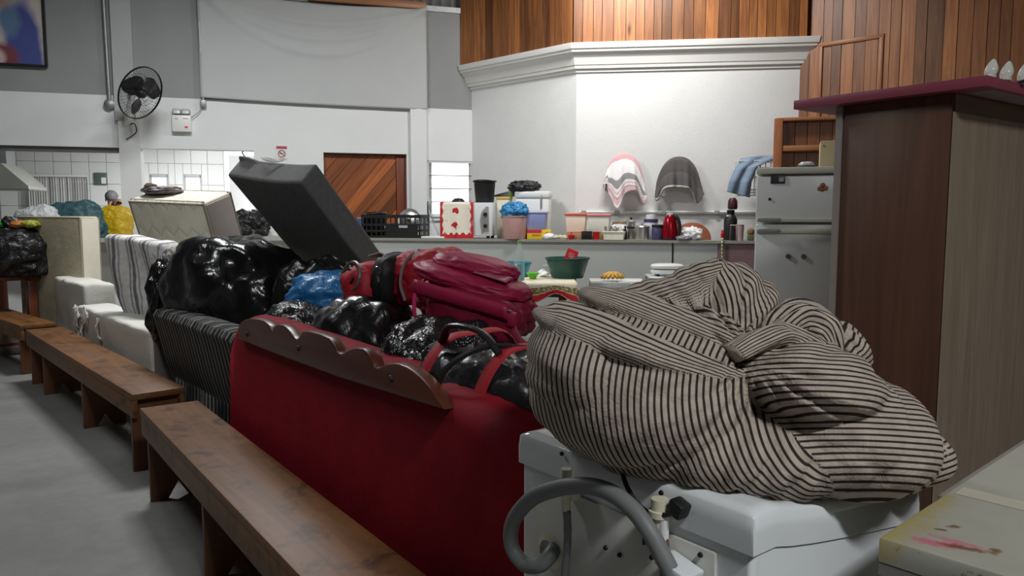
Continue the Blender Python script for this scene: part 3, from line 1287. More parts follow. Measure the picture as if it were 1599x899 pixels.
def simple(name, label, cat, px, back, parts, z=CTOP, rz=CANG, group=None):
    t = thing(name, label, cat, pos(px, back, z), rz, group)
    for p in parts:
        b_ = NB()
        p[1](b_)
        obj(p[0], b_, p[2], t, **(p[3] if len(p) > 3 else {}))
    return t


# black crate
cw = bar_w(573, 663)
ch = .285
ct = thing('plastic_crate', 'black slatted plastic crate of pans at the end of the bar counter', 'crate', pos(618, .2), CANG)
bm = NB()
D2 = .30
for z0, z1 in ((0, .03), (.075, .10), (.15, .175), (ch - .04, ch)):
    for y in (-D2 / 2, D2 / 2):
        slab(bm, None, -cw / 2, cw / 2, z0, z1, y - .008, y + .008)
    for x in (-cw / 2, cw / 2):
        slab(bm, None, x - .008, x + .008, z0, z1, -D2 / 2, D2 / 2)
for i in range(13):
    x = -cw / 2 + cw * i / 12
    for y in (-D2 / 2, D2 / 2):
        slab(bm, None, x - .007, x + .007, 0, ch, y - .006, y + .006)
for i in range(6):
    y = -D2 / 2 + D2 * i / 5
    for x in (-cw / 2, cw / 2):
        slab(bm, None, x - .006, x + .006, 0, ch, y - .007, y + .007)
slab(bm, None, -cw / 2, cw / 2, 0, .012, -D2 / 2, D2 / 2)
slab(bm, None, -cw * .08, cw * .46, .03, .15, -D2 / 2 - .004, -D2 / 2 + .004)
obj('basket', bm, M_black, ct)
bm = NB()
slab(bm, None, cw * .14, cw * .29, .125, .155, -D2 / 2 - .012, -D2 / 2 - .006)
obj('label', bm, mat('worn_label', (.4, .4, .4), .6, var=.5, vs=60), ct)
# pan lid standing in the crate
t = thing('pan_lid', 'round aluminium pan lid standing upright in the black crate', 'lid', pos(638, .22, CTOP + .014), CANG, rot=(R(80), 0, CANG))
bm = NB()
lathe(bm, [(.0, .03), (.03, .03), (.05, .026), (.11, .022), (.125, .01), (.15, .012), (.156, 0), (.15, -.002), (.12, .004), (0, .012)], 36, m=TR((0, .2, 0)))
obj('disc', bm, mat('aluminium', (.62, .62, .61), .32, 1.0, var=.06, vs=25), t)
bm = NB()
lathe(bm, [(0, .05), (.02, .05), (.022, .035), (.01, .028), (0, .028)], 16, m=TR((0, .2, 0)))
obj('knob', bm, M_black, t)
simple('cooking_pot', 'dark pot tilted among pans in the black crate', 'pot', 583, .2,
       [('pot_body', lambda b: lathe(b, [(0, 0), (.11, 0), (.125, .02), (.13, .26), (.137, .272), (.125, .265), (.118, .03), (0, .02)], 28, m=TR((.045, 0, .02), (R(-6), R(-5), 0))), M_dark),
        ('rim', lambda b: tube(b, [(.045 + .134 * math.cos(k * math.pi / 16) - .024, .134 * math.sin(k * math.pi / 16) + .028, .287 + .012 * math.cos(k * math.pi / 16)) for k in range(33)], .005, 6), M_steel)], CTOP + .014)
simple('mug', 'white enamel mug lying in the black crate among the pans', 'mug', 603, .2,
       [('cup', lambda b: lathe(b, [(0, 0), (.035, 0), (.04, .01), (.042, .09), (.038, .09), (.034, .012), (0, .01)], 20, m=TR((.03, -.06, .05), (0, R(70), R(-20)))), M_wplast),
        ('mug_handle', lambda b: tube(b, spline([(.07, -.07, .0), (.09, -.09, -.0), (.1, -.1, .03), (.1, -.085, .05)], 4), .006, 6), M_wplast)], CTOP + .06)
simple('blue_box', 'small blue and grey carton beside the black crate', 'carton', 566, .16,
       [('carton_body', lambda b: box(b, (0, 0, .12), (.075, .1, .24), bev=.004), mat('carton_blue', sRGB(66, 92, 134), .6, var=.3, vs=14)),
        ('lid', lambda b: box(b, (0, 0, .245), (.078, .103, .02)), mat('carton_grey', sRGB(150, 150, 150), .6))])

# electric oven with hanging cover
OW, OH, OD = bar_w(692, 768), .40, .40
ov = thing('electric_oven', 'white countertop electric oven with grey knob panel on the bar', 'oven', pos(730, .1), CANG + R(6))
bm = NB()
box(bm, (0, .18, .03 + OH / 2), (OW, OD, OH), bev=.012)
obj('case', bm, M_enamel, ov)
bm = NB()
kp = [(.0, -.15), (.04, -.13), (.085, -.13), (.085, .16), (.05, .17), (.0, .1), (-.02, .0)]
prism(bm, [(x + OW / 2 - .13, z + .02 + OH / 2) for x, z in kp], -.03, -.015, bev=.004)
kpn = obj('control_panel', bm, mat('panel_silver', (.38, .38, .38), .35, .5), ov)
for z in (-.08, .06):
    bm = NB()
    lathe(bm, [(0, 0), (.024, 0), (.022, .02), (0, .022)], 18, m=TR((OW / 2 - .085, -.03, .03 + OH / 2 + z), (R(90), 0, 0)))
    box(bm, (OW / 2 - .085, -.055, .03 + OH / 2 + z), (.006, .006, .036))
    obj('knob', bm, M_black, kpn)
bm = NB()
for i in range(7):
    box(bm, (OW / 2 - .13 + i * .014, -.02, .085), (.004, .004, .07))
obj('vent_slots', bm, M_galv, ov)
for x in (-1, 1):
    for y in (.02, .34):
        bm = NB()
        lathe(bm, [(0, 0), (.02, 0), (.022, .032), (0, .032)], 12, m=TR((x * (OW / 2 - .06), y, 0)))
        obj('foot', bm, M_black, ov)


def cover_mat():
    m, nt, b = nodes_of('apple_print_cloth')
    tc = N(nt, 'ShaderNodeTexCoord')
    sx = N(nt, 'ShaderNodeSeparateXYZ')
    nt.links.new(tc.outputs['UV'], sx.inputs[0])
    u, v = sx.outputs[0], sx.outputs[1]
    wv = mth(nt, 'MULTIPLY', mth(nt, 'SINE', mth(nt, 'MULTIPLY', v, 48.0)), .018)
    ed = mth(nt, 'SUBTRACT', mth(nt, 'MINIMUM', u, mth(nt, 'SUBTRACT', 1.0, u)), wv)
    wv2 = mth(nt, 'MULTIPLY', mth(nt, 'SINE', mth(nt, 'MULTIPLY', u, 34.0)), .018)
    red = mth(nt, 'MAXIMUM', mth(nt, 'LESS_THAN', ed, .085), mth(nt, 'LESS_THAN', mth(nt, 'ADD', v, wv2), .10))
    c = mixc(nt, red, sRGB(232, 224, 208), sRGB(190, 34, 40))
    vor = N(nt, 'ShaderNodeCombineXYZ')
    nt.links.new(mth(nt, 'MULTIPLY', mth(nt, 'SUBTRACT', u, .47), 4.2), vor.inputs[0])
    nt.links.new(mth(nt, 'MULTIPLY', mth(nt, 'SUBTRACT', mth(nt, 'FRACT', mth(nt, 'MULTIPLY', mth(nt, 'SUBTRACT', v, .12), 4.76)), .5), 2.0), vor.inputs[1])
    ln = N(nt, 'ShaderNodeVectorMath', operation='LENGTH')
    nt.links.new(vor.outputs[0], ln.inputs[0])
    nz = noise_n(nt, tc.outputs['UV'], 16, 3)
    dd = mth(nt, 'ADD', ln.outputs['Value'], mth(nt, 'MULTIPLY', mth(nt, 'SUBTRACT', nz, .5), 1.1))
    c = mixc(nt, mth(nt, 'LESS_THAN', dd, .42), c, sRGB(184, 30, 40))
    tan = mth(nt, 'MULTIPLY', mth(nt, 'GREATER_THAN', nz, .6), mth(nt, 'LESS_THAN', ed, .2))
    c = mixc(nt, mth(nt, 'MULTIPLY', tan, .6), c, sRGB(176, 160, 136))
    nt.links.new(c, b.inputs['Base Color'])
    b.inputs['Roughness'].default_value = .85
    return m


bm = NB()


def cov(u, v):
    x = -OW / 2 - .02 + u * (OW * .66)
    L = (1 - v) * (OH + .42)
    if L < .36:
        return (x, .36 - L, .03 + OH + .006)
    d = L - .36
    return (x + .01 * math.sin(u * 8) * d, -.034 - .012 * math.sin(u * 14) * min(1, d * 3), .03 + OH + .006 - d)


sheet(bm, cov, 30, 40)
oc = obj('oven_cloth', bm, cover_mat(), loc=ov.location, rot=(0, 0, CANG + R(6)), solid=.003, smooth=180)
tag(oc, 'cream and red fruit print cloth draped over the front of the electric oven', 'cloth')
bm = NB()
lathe(bm, [(0, .05), (.05, .045), (.075, .02), (.085, 0), (0, 0)], 24)
tag(obj('black_bowl', bm, M_black, loc=pos(716, .3, CTOP + OH + .04), rot=(0, 0, 0)), 'small upturned black bowl on top of the electric oven', 'bowl')

# black bucket on the oven
bk = thing('bucket', 'black plastic bucket standing on top of the electric oven', 'bucket', pos(757, .28, CTOP + OH + .034), CANG)
bm = NB()
lathe(bm, [(0, .0), (.105, 0), (.112, .01), (.132, .245), (.148, .25), (.148, .262), (.128, .262), (.106, .02), (0, .012)], 28)
obj('pail', bm, M_black, bk)
bm = NB()
tube(bm, spline([(-.14, 0, .25), (-.1, -.1, .262), (0, -.14, .268), (.1, -.1, .262), (.14, 0, .25)], 5), .004, 6)
obj('bail_handle', bm, M_dark, bk)

# white tub with yellow lid, white insulated box, bag of cable, spray bottle
simple('paper_carton', 'cream carton with yellow lid behind the bucket on the bar', 'carton', 788, .38,
       [('carton_body', lambda b: box(b, (0, 0, .235), (.16, .14, .47), bev=.006), mat('cream_card', sRGB(226, 220, 200), .6)),
        ('lid', lambda b: box(b, (0, 0, .485), (.175, .15, .03), bev=.006), mat('yellow_lid', sRGB(214, 176, 88), .5))])
CW_ = bar_w(800, 853)
cool = simple('cooler_box', 'white cooler box with lid behind the blue bag on the bar', 'cooler', 833, .36,
              [('box_body', lambda b: box(b, (0, 0, .24), (CW_, .18, .48), bev=.02), M_wplast),
               ('lid', lambda b: box(b, (0, 0, .525), (CW_ + .02, .2, .08), bev=.02), M_wplast),
               ('latch', lambda b: box(b, (CW_ * .28, -.095, .44), (.02, .015, .16), bev=.004), M_galv)])
simple('spray_bottle', 'green and white spray bottle among the black bag above the bar', 'bottle', 797, .36,
       [('flask', lambda b: lathe(b, [(0, 0), (.03, 0), (.032, .06), (.02, .085), (.012, .1), (0, .1)], 16), mat('green_bottle', sRGB(120, 150, 90), .3)),
        ('trigger_head', lambda b: box(b, (0, -.01, .115), (.03, .06, .03), bev=.006), M_wplast)], CTOP + .50)
bm = NB()
blob(bm, .20, .12, .075, 2.2, 4, .25, 2.5, .12, 4, 11)
bb = thing('black_bag', 'small crumpled black bag lying on the cartons above the bar', 'bag', pos(818, .36, CTOP + .565), CANG)
obj('sack', bm, plastic_bag('black_bag_plastic', (.01, .01, .011)), bb, smooth=180)
simple('handsaw', 'grey steel tool lying flat by the bucket above the bar', 'tool', 790, .42,
       [('blade', lambda b: prism(b, [(-.15, 0), (.12, 0), (.12, .09), (-.15, .02)], -.003, .003), M_steel),
        ('grip', lambda b: tube(b, spline([(-.15, 0, .01), (-.2, 0, .015), (-.22, 0, .05), (-.17, 0, .05)], 4), .012, 8), M_wplast)], CTOP + .505)

# pink bucket with blue bag
pk = thing('bucket', 'pale pink tub lined with a blue bag on the bar', 'bucket', pos(804, .1), CANG)
bm = NB()
lathe(bm, [(0, 0), (.13, 0), (.135, .01), (.155, .26), (.162, .262), (.162, .272), (.15, .272), (.13, .02), (0, .012)], 32)
obj('pail', bm, mat('pink_plastic', sRGB(204, 160, 156), .5, var=.03), pk)
bm = NB()
blob(bm, .17, .155, .12, 2.2, 5, .18, 2.6, .14, 4.5, 21, low=-.6, m=TR((.0, 0, .245)))
obj('bag_liner', bm, plastic_bag('blue_bag_plastic', sRGB(40, 130, 186), .3, 5, .7), pk, smooth=180, label='crumpled bright blue plastic bag')
# lilac tub on the yellow box
yb = thing('shoe_box', 'yellow and magenta cardboard box with red lettering on the bar', 'box', pos(842, .1), CANG + R(8))
bm = NB()
box(bm, (0, .03, .055), (.28, .16, .11), bev=.004)
ybb = obj('box_body', bm, mat('yellow_card', sRGB(226, 192, 40), .55, var=.03), yb)
bm = NB()
box(bm, (-.055, -.0515, .092), (.17, .004, .034))
obj('magenta_band', bm, mat('magenta_card', sRGB(206, 30, 92), .55, var=.03), ybb)
bm = NB()
for i in range(8):
    box(bm, (-.075 + i * .013, -.0525, .047 + .002 * (i % 2)), (.008, .004, .012 + .004 * ((i * 5) % 3 == 0)))
obj('lettering', bm, mat('red_print', sRGB(200, 70, 30), .6), ybb)
bm = NB()
box(bm, (.1, -.0515, .06), (.05, .004, .04), bev=.001)
obj('printed_patch', bm, mat('orange_print', sRGB(170, 90, 60), .6, var=.5, vs=60), ybb)
lt = simple('food_tub', 'translucent lilac plastic tub standing on the yellow box', 'tub', 838, .14,
            [('tub_body', lambda b: prism(b, [(-.105, 0), (.105, 0), (.125, .19), (-.125, .19)], -.075, .075, bev=.012), mat('lilac_plastic', sRGB(140, 146, 190), .3, var=.08, vs=12)),
             ('lid', lambda b: box(b, (0, 0, .2), (.27, .165, .022), bev=.008), mat('lilac_lid', sRGB(176, 182, 214), .3))], CTOP + .112)

bm = NB()
blob(bm, .075, .05, .04, 2, 3, .35, 3, .1, 5, 31)
tag(obj('crumpled_tissue', bm, mat('white_paper', sRGB(232, 232, 230), .8), loc=pos(857, .06), smooth=180), 'crumpled white tissue on the bar by the yellow box', 'tissue')
for i in range(3):
    bm = NB()
    blob(bm, .035, .03, .028, 2, 3, .3, 3, .05, 5, 40 + i)
    tag(obj('garlic_bulb', bm, mat('garlic_skin', sRGB(206, 200, 176), .6), loc=pos(868 + i * 7, .09 + .05 * (i % 2)), smooth=180), 'pale garlic bulb on the bar, %s from the crumpled tissue' % ('first', 'second', 'third')[i], 'garlic', 'garlic bulbs on the bar')

# two food tubs with coloured lids
for (px, wpx, lid, body, lb, h, dz, bk_) in ((900, 33, sRGB(236, 120, 100), sRGB(238, 214, 196), 'clear food tub with an orange lid standing behind on the bar', .20, .08, .22),
                                             (936, 34, sRGB(244, 150, 150), sRGB(226, 224, 212), 'clear food tub with a pink lid beside the orange lidded tub', .19, .08, .16)):
    w = wpx * PXM
    simple('food_tub', lb, 'tub', px, bk_,
           [('tub_body', lambda b: prism(b, [(-w * .43, 0), (w * .43, 0), (w * .5, h), (-w * .5, h)], -.08, .08, bev=.012), mat('tub_' + lb[24:34], body, .35, var=.06, vs=9)),
            ('lid', lambda b: box(b, (0, 0, h + .012), (w * 1.08, .185, .026), bev=.008), mat('lid_' + lb[24:34], lid, .4))], CTOP + dz)
simple('cardboard_tray', 'low brown cardboard tray under the two lidded tubs', 'tray', 916, .19,
       [('tray_body', lambda b: box(b, (0, 0, .039), (.46, .22, .076), bev=.003), mat('brown_card', sRGB(176, 132, 96), .7))])
simple('red_tomato', 'small red tomato shaped plastic pot on the bar', 'pot', 892, .04,
       [('pot_body', lambda b: lathe(b, [(0, 0), (.025, .0), (.036, .02), (.034, .05), (.012, .066), (0, .068)], 18), M_red),
        ('stem', lambda b: tube(b, [(0, 0, .066), (.004, 0, .084)], .005, 6), M_black)])
simple('black_tin', 'small black square tin in front of the brown tray', 'tin', 916, .045,
       [('tin_body', lambda b: box(b, (0, 0, .043), (.115, .06, .086), bev=.006), M_black),
        ('lid', lambda b: box(b, (0, 0, .09), (.118, .063, .012), bev=.004), M_dark)])
simple('red_cup', 'small red plastic cup between black tin and white basket', 'cup', 931, .05,
       [('cup_body', lambda b: lathe(b, [(0, 0), (.03, 0), (.038, .086), (.034, .086), (.027, .006), (0, .005)], 20), M_red),
        ('rim', lambda b: tube(b, [(.037 * math.cos(k * math.pi / 10), .037 * math.sin(k * math.pi / 10), .087) for k in range(21)], .003, 6), M_red)])
# white basket with cutlery
bs_ = thing('basket', 'cream plastic basket of cutlery on the bar', 'basket', pos(959, .07), CANG)
bm = NB()
bw = .25
prism(bm, [(-bw * .42, 0), (bw * .42, 0), (bw * .5, .085), (bw * .47, .085), (bw * .39, .008), (-bw * .39, .008), (-bw * .47, .085), (-bw * .5, .085)], -.07, .07)
box(bm, (0, -.07, .043), (bw * .9, .006, .085))
box(bm, (0, .07, .043), (bw * .9, .006, .085))
tube(bm, [(-bw / 2, -.075, .088), (bw / 2, -.075, .088), (bw / 2, .075, .088), (-bw / 2, .075, .088), (-bw / 2, -.075, .088)], .007, 6)
obj('tub_body', bm, mat('cream_plastic', sRGB(226, 222, 204), .5), bs_)
for i in range(7):
    t = thing('spoon' if i % 2 else 'fork', '%s from the left of the steel cutlery in the cream basket' % ('first fork', 'first spoon', 'second fork', 'second spoon', 'third fork', 'third spoon', 'fourth fork')[i], 'cutlery', pos(948 + i * 3.6, .07 + .02 * (i % 3), CTOP + .012), group='cutlery in the cream basket', rot=(R(rnd.uniform(-12, 12)), R(rnd.uniform(-38, 38)), CANG))
    bm = NB()
    tube(bm, [(0, 0, 0), (0, 0, .1)], .004, 5)
    bmesh.ops.create_icosphere(bm, subdivisions=2, radius=1, matrix=TR((0, 0, .125), (0, 0, 0), (.014, .004, .028)))
    obj('shank', bm, M_steel, t)
simple('white_packet', 'white paper packet propped behind the cream basket', 'packet', 966, .24,
       [('wrapper', lambda b: blob(b, .1, .04, .1, 3, 4, .12, 3, .06, 5, 51), mat('white_paper', sRGB(232, 232, 230), .8), {'smooth': 180}),
        ('seal', lambda b: box(b, (0, 0, .185), (.15, .006, .03)), mat('tan_band', sRGB(150, 120, 80), .6))])


def pot_profile(r, h):
    return [(0, 0), (r * .96, 0), (r, .012), (r, h - .012), (r * 1.04, h), (r * 1.04, h + .012), (0, h + .012)]


simple('pressure_cooker', 'shiny aluminium pressure cooker with black handle on the bar', 'pot', 1002, .12,
       [('pot_body', lambda b: lathe(b, pot_profile(.088, .135), 30), mat('aluminium', (.62, .62, .61), .32, 1.0)),
        ('lid', lambda b: lathe(b, [(.092, .147), (.085, .158), (.04, .165), (.012, .168), (.012, .185), (0, .187)], 30), mat('aluminium', (.62, .62, .61))),
        ('pot_handle', lambda b: box(b, (-.12, -.02, .14), (.1, .025, .025), bev=.006), M_black)])
simple('coffee_pot', 'tall steel coffee pot behind the pressure cooker', 'pot', 985, .26,
       [('pot_body', lambda b: lathe(b, [(0, 0), (.062, 0), (.065, .01), (.055, .13), (.06, .2), (.064, .21), (.05, .225), (0, .232)], 26), M_steel),
        ('knob', lambda b: lathe(b, [(0, .23), (.01, .23), (.014, .25), (0, .256)], 14), M_black),
        ('pot_handle', lambda b: tube(b, spline([(-.055, 0, .19), (-.1, 0, .19), (-.105, 0, .1), (-.06, 0, .06)], 5), .009, 8), M_black)])
simple('black_bottle', 'slim black bottle between basket and pressure cooker', 'bottle', 976, .16,
       [('flask', lambda b: lathe(b, [(0, 0), (.022, 0), (.023, .09), (.012, .115), (.011, .14), (0, .14)], 16), M_black),
        ('cap', lambda b: lathe(b, [(.013, .138), (.013, .155), (0, .157)], 14), M_dark)])
simple('storage_jar', 'white and purple lidded jar behind the pressure cooker', 'jar', 1016, .3,
       [('jar_body', lambda b: lathe(b, [(0, 0), (.075, 0), (.08, .01), (.08, .2), (.07, .215), (0, .215)], 26), mat('milky_plastic', sRGB(206, 206, 208), .4)),
        ('lid', lambda b: lathe(b, [(.084, .2), (.084, .232), (.078, .236), (0, .236)], 26), mat('purple_lid', sRGB(70, 60, 104), .4)),
        ('label', lambda b: lathe(b, [(.06, .236), (.06, .286), (0, .29)], 26), M_wplast)])
simple('purple_can', 'dark purple printed can beside the red kettle', 'can', 1026, .11,
       [('can_body', lambda b: lathe(b, [(0, 0), (.058, 0), (.06, .006), (.06, .145), (.057, .15), (0, .15)], 26), mat('purple_print', sRGB(72, 70, 104), .4, var=.5, vs=40)),
        ('lid', lambda b: lathe(b, [(.063, .145), (.063, .17), (.058, .174), (0, .174)], 26), M_black)])
# red kettle
kt = thing('electric_kettle', 'red and black electric kettle on the bar', 'kettle', pos(1046, .1), CANG)
bm = NB()
lathe(bm, [(0, .02), (.088, .02), (.092, .04), (.09, .1), (.078, .19), (.06, .26), (.04, .285), (0, .29)], 30)
obj('kettle_body', bm, mat('metallic_red', sRGB(150, 14, 28), .22, .5, var=.03), kt)
bm = NB()
lathe(bm, [(0, 0), (.095, 0), (.095, .02), (0, .02)], 30)
obj('base', bm, M_black, kt)
bm = NB()
tube(bm, spline([(.03, -.02, .285), (.085, -.035, .24), (.108, -.04, .14), (.095, -.04, .04)], 6), [.022] * 19, 10)
obj('handle', bm, M_black, kt)
bm = NB()
lathe(bm, [(.045, .284), (.04, .3), (.015, .308), (0, .308)], 24)
obj('lid', bm, mat('kettle_grey', (.4, .4, .4), .3), kt)
# brown arched tray leaning on the wall, white cloth
bm = NB()
prism(bm, [(.22 * math.cos(a) * (1.0), .20 * math.sin(a)) for a in [i * math.pi / 20 for i in range(21)]], -.012, .012, bev=.004)
tag(obj('wooden_tray', bm, W_crest if False else mat('varnished_brown', sRGB(146, 82, 52), .35, var=.15, vs=6, stretch=(1, 4, 8)), loc=pos(1080, .36), rot=(R(-12), 0, CANG)), 'round topped brown wooden tray leaning behind the white cloth', 'tray')
bm = NB()
blob(bm, .115, .09, .085, 2.4, 4, .3, 2.6, .15, 4, 61)
tag(obj('white_cloth', bm, mat('white_cotton', sRGB(236, 236, 236), .85, bump=.3), loc=pos(1080, .14), rot=(0, 0, CANG), smooth=180), 'bundled white cloth on the bar beside the red kettle', 'cloth')
bm = NB()
blob(bm, .085, .05, .03, 2.4, 4, .3, 3, .15, 5, 63)
tag(obj('grey_cloth', bm, mat('grey_cotton', sRGB(140, 140, 142), .85, bump=.3), loc=pos(1068, .04), rot=(0, 0, CANG), smooth=180), 'small folded grey rag in front of the white cloth', 'cloth')
simple('thermos', 'tall black flask at the end of the bar near the fridge', 'flask', 1140, .22,
       [('flask_body', lambda b: lathe(b, [(0, 0), (.07, 0), (.073, .01), (.073, .23), (.055, .27), (.04, .285), (.036, .3), (0, .3)], 28), M_black),
        ('cap', lambda b: lathe(b, [(.042, .298), (.042, .335), (.036, .34), (0, .34)], 24), M_dark),
        ('badge', lambda b: box(b, (-.035, -.062, .275), (.025, .006, .02)), M_wplast)])
simple('drinking_glass', 'clear glass tumbler in front of the black flask', 'glass', 1145, .08,
       [('tumbler', lambda b: lathe(b, [(0, .0), (.042, 0), (.038, .17), (.035, .17), (.038, .006), (0, .006)], 24), M_glass),
        ('rim', lambda b: tube(b, [(.037 * math.cos(k * math.pi / 10), .037 * math.sin(k * math.pi / 10), .171) for k in range(21)], .0025, 6), M_wplast)])
simple('pink_cup', 'tall dusty pink plastic cup beside the clear tumbler', 'cup', 1155, .1,
       [('cup_body', lambda b: lathe(b, [(0, 0), (.038, 0), (.045, .175), (.041, .175), (.034, .006), (0, .006)], 24), mat('dusty_pink', sRGB(176, 154, 152), .4)),
        ('rim', lambda b: tube(b, [(.045 * math.cos(k * math.pi / 10), .045 * math.sin(k * math.pi / 10), .175) for k in range(21)], .003, 6), mat('dusty_pink', sRGB(176, 154, 152)))])
simple('red_lighter', 'small bottle with red cap at the front edge of the bar', 'bottle', 1128, .03,
       [('flask', lambda b: lathe(b, [(0, 0), (.018, 0), (.02, .05), (0, .055)], 16), M_red),
        ('cap', lambda b: lathe(b, [(0, .055), (.015, .055), (.016, .085), (0, .09)], 14), mat('pale_red', sRGB(210, 60, 60), .4))], CTOP + .03)
cd = thing('braided_rope', 'twisted green and white rope hanging down the bar front', 'cord', pos(1128, -.012), CANG)
bm = NB()
tube(bm, spline([(0, .05, .012), (0, -.005, .008), (0, -.012, -.1), (.01, -.012, -.3), (0, -.012, -.5)], 6), .011, 8)
obj('braid', bm, stripes('green_braid', [(0, sRGB(120, 150, 80)), (.5, sRGB(206, 206, 190))], .04, 2), cd)
simple('green_pot', 'little brown and green pot at the bar end against the fridge', 'pot', 1172, .12,
       [('pot_body', lambda b: box(b, (0, 0, .035), (.07, .06, .07), bev=.01), mat('moss_green', sRGB(90, 104, 70), .6)),
        ('contents', lambda b: blob(b, .04, .035, .04, 2, 3, .2, 3, .05, 5, 71, m=TR((0, 0, .068))), mat('brown_lump', sRGB(140, 104, 66), .8), {'smooth': 180})])

# white tray under the oven, cable by the window
bm = NB()
box(bm, (0, 0, .012), (.3, .2, .024), bev=.006)
tag(obj('white_tray', bm, M_wplast, loc=pos(680, .12), rot=(0, 0, CANG)), 'flat white plastic tray on the bar beside the oven', 'tray')
bm = NB()
wp = wall_pt(WI[0] + .05, 1.38, .07)
tube(bm, spline([(0, 0, 0), (.02, -.01, -.1), (.05, -.06, -.18), (.06, -.12, -.235)], 6), .005, 6)
tag(obj('thin_cable', bm, M_galv, loc=wp, rot=(0, 0, WANG)), 'thin grey cable hanging below the louvre window', 'cable')

# rail along the white wall
rl = thing('wall_rail', 'thin white rail fixed along the stage wall behind the bar', 'rail', PB + n2 * .03 + V((.05, 0, 1.447)), math.atan2((PC - PB).y, (PC - PB).x))
bm = NB()
tube(bm, [(0, 0, 0), (2.5, 0, 0)], .016, 10)
tube(bm, [(0, .0, -.012), (2.5, 0, -.012)], .012, 8)
obj('pipe', bm, M_wplast, rl)
for x in (.05, .45, 1.0, 1.62, 2.2, 2.44):
    bm = NB()
    box(bm, (x, .0, -.004), (.06, .045, .05), bev=.008)
    obj('clamp', bm, mat('clamp_grey', sRGB(150, 160, 156), .5), rl)


# ---------------------------------------------------------------- towels hung over wall hooks
def towel(label, px0, px1, pyt, pyb, m1, seed, cut, slant):
    a, b = at(px0, pyt, 9.25), at(px1, pyt, 9.22)
    w = (b - a).length
    zt = a.z
    h = at(px0, pyt, 9.2).z - at(px0, pyb, 9.2).z
    c = (a + b) / 2
    ex = (PC - PB).normalized()
    base = PB + ex * ((c - PB).dot(ex)) + n2 * .012
    tt = thing('wall_hook', 'arched metal hook bracket under the ' + label.split(' draped')[0], 'hook', (base.x, base.y, zt - .42), math.atan2(ex.y, ex.x))
    bm = NB()
    tube(bm, [(-(w * .40) * math.cos(k * math.pi / 12), -.07, .40 * math.sin(k * math.pi / 12) ** .8) for k in range(13)], .012, 8)
    tube(bm, [(-(w * .40), 0, .0), (-(w * .40), -.07, 0)], .012, 6)
    tube(bm, [((w * .40), 0, .0), ((w * .40), -.07, 0)], .012, 6)
    tube(bm, [(0, 0, .38), (0, -.07, .40)], .012, 6)
    obj('bracket', bm, M_galv, tt)
    bm = NB()
    NU, NV = 40, 30

    def f(u, v):
        s = 2 * u - 1
        top = .43 * max(0.0, 1 - abs(s) ** 2.3) ** .55
        bot = cut(s)
        z = top + (bot - top) * v
        fold = .022 * math.sin(s * 9 + seed) * v + .012 * math.sin(s * 21 + seed * 2) * v
        y = -.075 - .085 * math.sin(min(1, v * 1.3 + .05) * math.pi / 2) * (1 - .6 * s * s) + fold
        x = s * w * .5 * (1 - .07 * (1 - v)) + slant * v * .06
        return (x, y, z)
    sheet(bm, f, NU, NV)
    o = obj('towel', bm, m1, loc=(base.x, base.y, zt - .42), rot=(0, 0, math.atan2(ex.y, ex.x)), solid=.006, smooth=180)
    return tag(o, label, 'towel')


def towel_mat(name, base, bands):
    m, nt, b = nodes_of(name)
    tc = N(nt, 'ShaderNodeTexCoord')
    sx = N(nt, 'ShaderNodeSeparateXYZ')
    nt.links.new(tc.outputs['UV'], sx.inputs[0])
    v = mth(nt, 'ADD', sx.outputs[1], mth(nt, 'MULTIPLY', mth(nt, 'SUBTRACT', sx.outputs[0], .5), -.16))
    c = ramp(nt, v, bands, 'CONSTANT')
    nt.links.new(c, b.inputs['Base Color'])
    b.inputs['Roughness'].default_value = .95
    bumpn(nt, b, noise_n(nt, tc.outputs['Object'], 150, 2), .3, .002)
    return m


pinkt = towel_mat('pink_banded_towel', None, [(0, sRGB(226, 176, 182)), (.14, sRGB(240, 238, 238)), (.5, sRGB(150, 150, 152)), (.66, sRGB(240, 236, 236)), (.72, sRGB(228, 190, 194)), (.76, sRGB(240, 236, 236)), (.82, sRGB(170, 166, 168)), (.85, sRGB(230, 190, 194)), (.95, sRGB(242, 240, 240))])
greyt = towel_mat('dark_grey_towel', None, [(0, sRGB(96, 92, 92)), (.12, sRGB(84, 80, 80)), (.5, sRGB(100, 96, 96)), (.93, sRGB(214, 212, 210)), (.985, sRGB(120, 116, 116))])
towel('white and pink banded towel draped on the stage wall', 940, 1009, 241, 330, pinkt, 1.0, lambda s: -.02 - .20 * math.exp(-((s + .35) / .25) ** 2) - .18 * math.exp(-((s - .85) / .2) ** 2) + (.12 if s < -.75 else 0) + .03 * s, .3)
towel('dark grey towel draped on the stage wall', 1021, 1097, 247, 330, greyt, 2.2, lambda s: .02 - .12 * math.exp(-((s + .9) / .18) ** 2) - .16 * math.exp(-((s - .72) / .2) ** 2) + .05 * (1 - s * s), .2)

